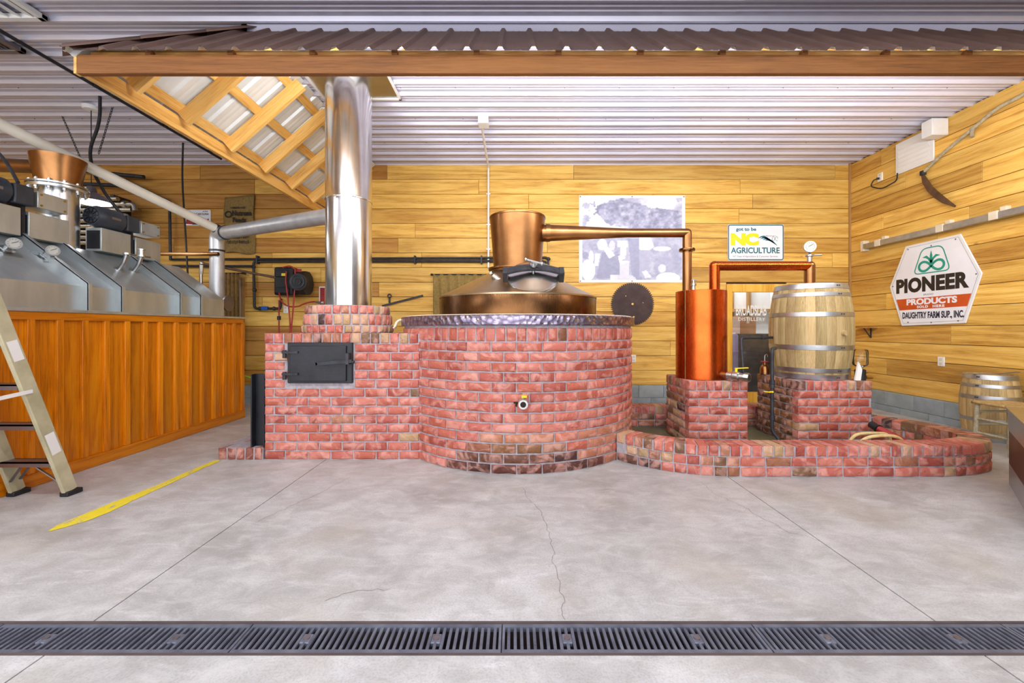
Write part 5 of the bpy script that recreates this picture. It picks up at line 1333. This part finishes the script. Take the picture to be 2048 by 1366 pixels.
# ================================================================ SIGNS AND PRINTS
TEAL = flat('teal_print', srgb(8,104,122), .4); GREEN = flat('green_print', srgb(10,150,132), .35); YEL = flat('yellow_print', srgb(246,222,20), .4)
BLK_ = flat('black_print', srgb(28,26,28), .4); NAVY = flat('navy_print', srgb(34,40,66), .4); ORG = mat('orange_print', srgb(206,84,24), srgb(190,74,22), 6, .35); SIGNW = mat('enamel_white', srgb(236,238,246), srgb(228,230,240), 4, .3)
GREYP = flat('grey_print', srgb(120,126,130), .5); SCREWM = M['screw']
def scribble(parent, x, y_, w_, h_, n, z, mm):           # print too small to read in the photo: a row of short strokes
    rd = random.Random(n); m = MB()
    for k in range(n):
        xx = x+w_*k/n; d = w_/n*rd.uniform(.35, .7); y0_ = y_+h_*rd.uniform(0, .25); y1_ = y_+h_*rd.uniform(.75, 1)
        m.add([(xx, y0_, z), (xx+d, y0_, z), (xx+d, y1_, z), (xx, y1_, z)], [(0,1,2,3)])
    o = part('faint_print', m, mm, parent, True, smooth=False); o['kind'] = 'stuff'
def rrect(w, h, r, n=6):
    out = []
    for cx, cy, a0 in ((w-r, h-r, 0), (r, h-r, PI/2), (r, r, PI), (w-r, r, 1.5*PI)):
        out += [(cx+r*math.cos(a0+PI/2*k/n), cy+r*math.sin(a0+PI/2*k/n)) for k in range(n+1)]
    return out
FN = lambda a, b, q: (a, b, q)
def stroke(pts2, w, z, closed=False):
    m = MB(); vs = []; n = len(pts2)
    for i, p in enumerate(pts2):
        if closed: a, b = pts2[i-1], pts2[(i+1) % n]
        else: a, b = pts2[max(i-1, 0)], pts2[min(i+1, n-1)]
        tx, ty = b[0]-a[0], b[1]-a[1]; L = math.hypot(tx, ty) or 1; nx, ny = -ty/L, tx/L
        ww = w[i] if isinstance(w, list) else w
        vs += [(p[0]+nx*ww/2, p[1]+ny*ww/2, z), (p[0]-nx*ww/2, p[1]-ny*ww/2, z)]
    k = n if closed else n-1
    m.add(vs, [(2*i, 2*i+1, (2*i+3) % (2*n), (2*i+2) % (2*n)) for i in range(k)]); return m
# farm-produce sign on the back wall
a, b = P(1455, 449, YW), P(1567, 521, YW); w, h = b.x-a.x, a.z-b.z
t = thing('farm_sign', 'white and teal agriculture sign on the boards above the vapour pipe', 'sign', (a.x, YW-.006, b.z), rot=(PI/2, 0, 0))
part('sign_plate', MB().prism(rrect(w, h, .03), FN, -.003, .003), SIGNW, t, True)
o_ = [(x+.012, y_+.012) for x, y_ in rrect(w-.024, h-.024, .025)]; part('border', stroke(o_, .017, .0042, True), TEAL, t, True)
text_mesh('got to be', w*.36, h*.125, w*.145, h*.79, .004, .001, .03, 0, TEAL, 'lettering', t)
text_mesh('N', w*.27, h*.345, w*.05, h*.41, .004, .001, .07, 0, YEL, 'lettering', t); text_mesh('C', w*.26, h*.345, w*.295, h*.41, .0046, .001, .07, 0, YEL, 'lettering', t)
text_mesh('AGRICULTURE', w*.87, h*.165, w*.055, h*.195, .004, .001, .025, 0, TEAL, 'lettering', t)
text_mesh('NC Dept of Agriculture & Consumer Services', w*.80, h*.06, w*.09, h*.075, .004, .001, .0, 0, GREYP, 'lettering', t)
scribble(t, w*.62, h*.66, w*.24, h*.035, 16, .0042, GREYP)
for k in range(4):
    pp = [(w*(.54+.04*k+.055*i), h*(.55+.02*k+.06*math.sin(i*.9+.2)-.03*i*k*.25)) for i in range(5)]; pp = [(x, y_-.012*k*2+.03) for x, y_ in pp]
    part('state_map', stroke(pp, [.004,.022,.03,.022,.004], .0042), TEAL, t, True)
part('state_map', stroke([(w*(.84+.05*math.cos(a_)), h*(.60+.07*math.sin(a_*2))) for a_ in [i*.5 for i in range(13)]], .006, .0042), TEAL, t, True)
# seed hexagon on the side wall
ys, zb = 6.035, 1.245
t = thing('seed_sign', 'white hexagonal seed sign with orange band on the side wall', 'sign', (XW-.012, ys, zb), rot=(PI/2, 0, -PI/2))
hexp = [(.185,.0),(1.01,.03),(1.188,.61),(.955,1.125),(.245,1.11),(.0,.565)]
def inset(poly, d):
    cx = sum(p[0] for p in poly)/len(poly); cy = sum(p[1] for p in poly)/len(poly)
    return [(cx+(x-cx)*(1-d), cy+(y_-cy)*(1-d)) for x, y_ in poly]
part('sign_plate', MB().prism(hexp, FN, -.012, .004), SIGNW, t, True, smooth=False, bevel=.004)
part('raised_edge', stroke(inset(hexp, .02), .018, .006, True), M['white'], t, True)
part('edge_line', stroke(inset(hexp, .06), .004, .0055, True), GREYP, t, True)
def edgex(z, left):                                      # x on the inset outline at height z
    q = inset(hexp, .07); best = []
    for i in range(6):
        (x0, z0), (x1, z1) = q[i], q[(i+1) % 6]
        if (z0-z)*(z1-z) < 0: best.append(x0+(x1-x0)*(z-z0)/(z1-z0))
    return min(best) if left else max(best)
part('orange_band', MB().prism([(edgex(.22,1), .22), (edgex(.235,0), .235), (edgex(.385,0), .385), (edgex(.375,1), .375)], FN, .004, .0052), ORG, t, True)
text_mesh('PIONEER', .95, .205, .105, .455, .0052, .001, .055, 0, BLK_, 'lettering', t, 1.05)
text_mesh('BRAND', .13, .022, .50, .405, .0052, .001, .0, 0, GREYP, 'lettering', t, 1.3)
text_mesh('PRODUCTS', .66, .085, .26, .285, .0055, .001, .05, 0, SIGNW, 'lettering', t)
text_mesh('SOLD', .15, .034, .41, .24, .0055, .001, .045, 0, SIGNW, 'lettering', t, 1.2); text_mesh('HERE', .15, .034, .62, .24, .0055, .001, .045, 0, SIGNW, 'lettering', t, 1.2)
text_mesh('DAUGHTRY FARM SUP., INC.', .80, .105, .20, .085, .0052, .001, .035, 0, NAVY, 'lettering', t)
# plant emblem in a rounded trapezoid
tr_ = [(.36,.70),(.84,.70),(.74,1.03),(.48,1.03)]; rp = []
for i in range(4):
    a_, b_, c_ = Vector(tr_[i-1]), Vector(tr_[i]), Vector(tr_[(i+1) % 4]); p0 = b_+(a_-b_).normalized()*.075; p2 = b_+(c_-b_).normalized()*.075
    rp += [tuple(p0*(1-q)**2+b_*2*q*(1-q)+p2*q*q) for q in [k/6 for k in range(7)]]
part('emblem', stroke(rp, .014, .0054, True), GREEN, t, True)
inf = [(.60+.155*math.cos(q)/(1+math.sin(q)**2)*1.05, .79+.13*math.sin(q)*math.cos(q)/(1+math.sin(q)**2)*1.35) for q in [2*PI*k/48 for k in range(48)]]
part('emblem', stroke(inf, .032, .0054, True), GREEN, t, True)
part('emblem', stroke([(.60,.79),(.60,.86),(.60,.92),(.60,.985)], [.03,.03,.034,.003], .0056), GREEN, t, True)
for s in (-1, 1): part('emblem', stroke([(.60+s*.0,.83),(.60+s*.03,.885),(.60+s*.065,.915),(.60+s*.115,.91)], [.03,.028,.034,.003], .0056), GREEN, t, True)
for (x, y_) in ((.28,1.06),(.9,1.07),(.05,.57),(1.13,.61),(.28,.05),(.60,.045),(.93,.06),(.60,1.05)):
    part('screw', MB().lathe([(.001,.008),(.008,.007),(.010,.004)], 10, (x, y_, 0)), SCREWM, t, True)

# old photograph print: colours per vertex, as printed
a, b = P(1158, 391, YW), P(1370, 565, YW); w, h = b.x-a.x, a.z-b.z
t = thing('photo_print', 'large faded black and white photograph print behind the lyne arm', 'poster', (a.x, YW-.004, b.z), rot=(PI/2, 0, 0))
NX, NY = 170, 140
U, V = np.meshgrid(np.linspace(0, 1, NX), np.linspace(1, 0, NY))          # v grows downward in the print
rng = np.random.RandomState(3)
def fnoise(cells):
    out = np.zeros_like(U); amp = 1.
    for c in cells:
        gq = rng.rand(c+2, c+2); x = U*c; y_ = V*c; i = x.astype(int); j = y_.astype(int); fx_ = x-i; fy_ = y_-j
        fx_ = fx_*fx_*(3-2*fx_); fy_ = fy_*fy_*(3-2*fy_)
        out += amp*((gq[j, i]*(1-fx_)+gq[j, i+1]*fx_)*(1-fy_)+(gq[j+1, i]*(1-fx_)+gq[j+1, i+1]*fx_)*fy_); amp *= .75
    return (out-out.min())/(out.max()-out.min())
n1 = fnoise([6, 12, 25, 50]); n2 = fnoise([20, 40, 70])
img = .66+.30*(n2-.5)
sky = np.clip(1.15-np.hypot((U-.08)/.35, (V-.25)/.45), 0, 1)+np.clip(1.1-np.hypot((U-.8)/.22, (V-.04)/.14), 0, 1)
img = np.clip(img+.6*np.clip(sky, 0, 1)*(n1 > .28), 0, 1)
leaf = (np.hypot((U-.42)/.36, (V-.18)/.2) < 1.05-.5*n1) | ((U > .5) & (V > .12+.18*np.abs(U-.75)) & (V < .5))
img = np.where(leaf, .52+.55*(n2-.45), img)
img = np.where((V > .48), .62+.28*(n2-.5), img)
def ell(cx, cy, rx, ry, val, k=.12):
    global img
    d = np.hypot((U-cx)/rx, (V-cy)/ry); img = np.where(d < 1, val+k*(n2-.5), img)
def quad(pts4, val, k=.12):
    global img
    ins = np.ones_like(U, bool); n = len(pts4)
    for i in range(n):
        (x0, y0), (x1, y1) = pts4[i], pts4[(i+1) % n]; ins &= ((x1-x0)*(V-y0)-(y1-y0)*(U-x0)) >= 0
    img = np.where(ins, val+k*(n2-.5), img)
# generic figures: a group gathered outdoors round a drum
quad([(.20,.66),(.42,.70),(.42,.98),(.14,.98)], .50)
quad([(.46,.50),(.60,.50),(.60,1),(.50,1)], .52)
ell(.58,.42,.035,.05,.55); quad([(.57,.47),(.68,.47),(.72,.60),(.66,.65),(.57,.63)], .93); quad([(.57,.64),(.68,.64),(.68,.80),(.60,.96),(.57,.96)], .62); quad([(.60,.90),(.64,.88),(.70,.97),(.63,.98)], .88)
ell(.395,.46,.03,.045,.58); quad([(.35,.52),(.45,.52),(.46,.60),(.35,.60)], .92); quad([(.38,.60),(.44,.60),(.44,.70),(.38,.70)], .88)
ell(.20,.48,.03,.04,.6); ell(.20,.57,.05,.07,.86); quad([(.20,.60),(.26,.60),(.33,.70),(.27,.74)], .94); quad([(.36,.71),(.42,.68),(.43,.74),(.37,.78)], .97)
ell(.30,.58,.03,.06,.82); quad([(.13,.68),(.18,.68),(.16,.83),(.12,.83)], .9)
ell(.03,.70,.03,.045,.5); ell(.06,.88,.07,.13,.95); ell(.09,.73,.025,.09,.9)
quad([(.375,.78),(.47,.78),(.47,.96),(.375,.96)], .82); ell(.42,.78,.05,.015,.9)
ell(.42,1.0,.12,.07,.80); quad([(.28,.94),(.36,.94),(.36,1),(.28,1)], .86)
ell(.80,.62,.09,.03,.86); ell(.84,.82,.10,.10,.60); ell(.80,.86,.04,.05,.85); ell(.86,.98,.12,.07,.97); ell(.93,.72,.03,.16,.58)
ell(.78,.45,.03,.04,.62); ell(.70,.44,.025,.035,.65); ell(.88,.47,.025,.04,.66)
lum = np.clip(.36+.62*img, .45, 1)
m = MB(); bx_, by_ = .03, .03
vs = [(bx_*w+(1-2*bx_)*w*U[j, i], by_*h+(1-2*by_)*h*(1-V[j, i]), .0032) for j in range(NY) for i in range(NX)]
m.add(vs, [(j*NX+i, (j+1)*NX+i, (j+1)*NX+i+1, j*NX+i+1) for j in range(NY-1) for i in range(NX-1)])
s = NT('faded_photo_print'); at_ = s.n('ShaderNodeAttribute'); at_.attribute_name = 'ink'; s.l(at_.outputs['Color'], s.b.inputs['Base Color']); s.b.inputs['Roughness'].default_value = .5
me = bpy.data.meshes.new('printed_image'); me.from_pydata(m.v, [], m.f); me.materials.append(s.m)
ca = me.color_attributes.new('ink', 'FLOAT_COLOR', 'POINT'); arr = np.ones((NX*NY, 4)); L_lin = (lum**2.2).ravel(); tnt = np.clip((1-lum.ravel())*.7, 0, .22)
arr[:, 0] = L_lin*(1-tnt*1.1); arr[:, 1] = L_lin*(1-tnt*.9); arr[:, 2] = np.minimum(1, L_lin*(1+tnt*1.0)); ca.data.foreach_set('color', arr.ravel())
me.update(); link('printed_image', me, t, True)
part('print_sheet', MB().box(0, w, 0, h, -.002, .0025), M['white'], t, True)
for x in (.012, .5, .988):
    for y_ in (.015, .985): part('tack', MB().lathe([(.001,.008),(.010,.006),(.011,.0025)], 10, (x*w, y_*h, 0)), SCREWM, t, True)

# licence plate
a, b = P(369, 420, YW), P(422, 451, YW); w, h = b.x-a.x, a.z-b.z
t = thing('metal_plate_sign', 'white state plate sign with red picture on the boards beside the feed sack', 'sign', (a.x, YW-.004, b.z), rot=(PI/2, 0, 0))
part('sign_plate', MB().prism(rrect(w, h, .02), FN, -.002, .003), SIGNW, t, True)
text_mesh('NORTH CAROLINA', w*.86, h*.14, w*.07, h*.66, .0035, .001, .02, 0, NAVY, 'lettering', t)
scribble(t, w*.70, h*.86, w*.2, h*.08, 6, .0036, NAVY); scribble(t, w*.06, h*.86, w*.2, h*.08, 4, .0036, NAVY)
part('picture', MB().prism([(w*.06,h*.1),(w*.35,h*.07),(w*.7,h*.1),(w*.93,h*.12),(w*.93,h*.45),(w*.8,h*.35),(w*.6,h*.42),(w*.4,h*.36),(w*.25,h*.48),(w*.08,h*.4)], FN, .003, .0036), M['red'], t, True)
part('picture', MB().prism([(w*.3,h*.05),(w*.6,h*.05),(w*.55,h*.14),(w*.35,h*.14)], FN, .0036, .0042), BLK_, t, True)
# burlap feed sacks
def sack(x0, y0, x1, y1, label, col):
    a, b = P(x0, y0, YW), P(x1, y1, YW); w, h = b.x-a.x, a.z-b.z
    t = thing('feed_sack', label, 'sack', (a.x, YW-.022, b.z), rot=(PI/2, 0, 0)); n = 16; m = MB(); vs = []
    for j in range(n+1):
        for i in range(n+1):
            u, v = i/n, j/n; vs.append((w*u+.012*math.sin(v*7), h*v+(.05*h*u if v > .9 else 0)+.02*math.sin(u*6)*(v < .05), .012*math.sin(u*5+v*3)+.012))
    m.add(vs, [(j*(n+1)+i, j*(n+1)+i+1, (j+1)*(n+1)+i+1, (j+1)*(n+1)+i) for j in range(n) for i in range(n)])
    o = part('cloth', m, M['burlap'], t, True); o.color = c4(col); md = o.modifiers.new('s', 'SOLIDIFY'); md.thickness = .012
    return t, w, h
t, w, h = sack(452, 396, 511, 507, 'burlap feed sack with black lettering hung behind the grey duct', (.98,.92,.70))
text_mesh('Nutrena', w*.66, h*.095, w*.28, h*.665, .030, .001, .04, 0, BLK_, 'lettering', t); text_mesh('Feeds', w*.44, h*.09, w*.30, h*.545, .030, .001, .04, 0, BLK_, 'lettering', t)
scribble(t, w*.24, h*.79, w*.5, h*.04, 9, .030, BLK_)
part('round_logo', stroke([(w*.15+.05*math.cos(q), h*.69+.045*math.sin(q)) for q in [2*PI*k/20 for k in range(20)]], .022, .0302, True), BLK_, t, True)
for k in range(2): scribble(t, w*.10, h*(.16+.09*k), w*.76, h*.07, 13+k, .030, BLK_)
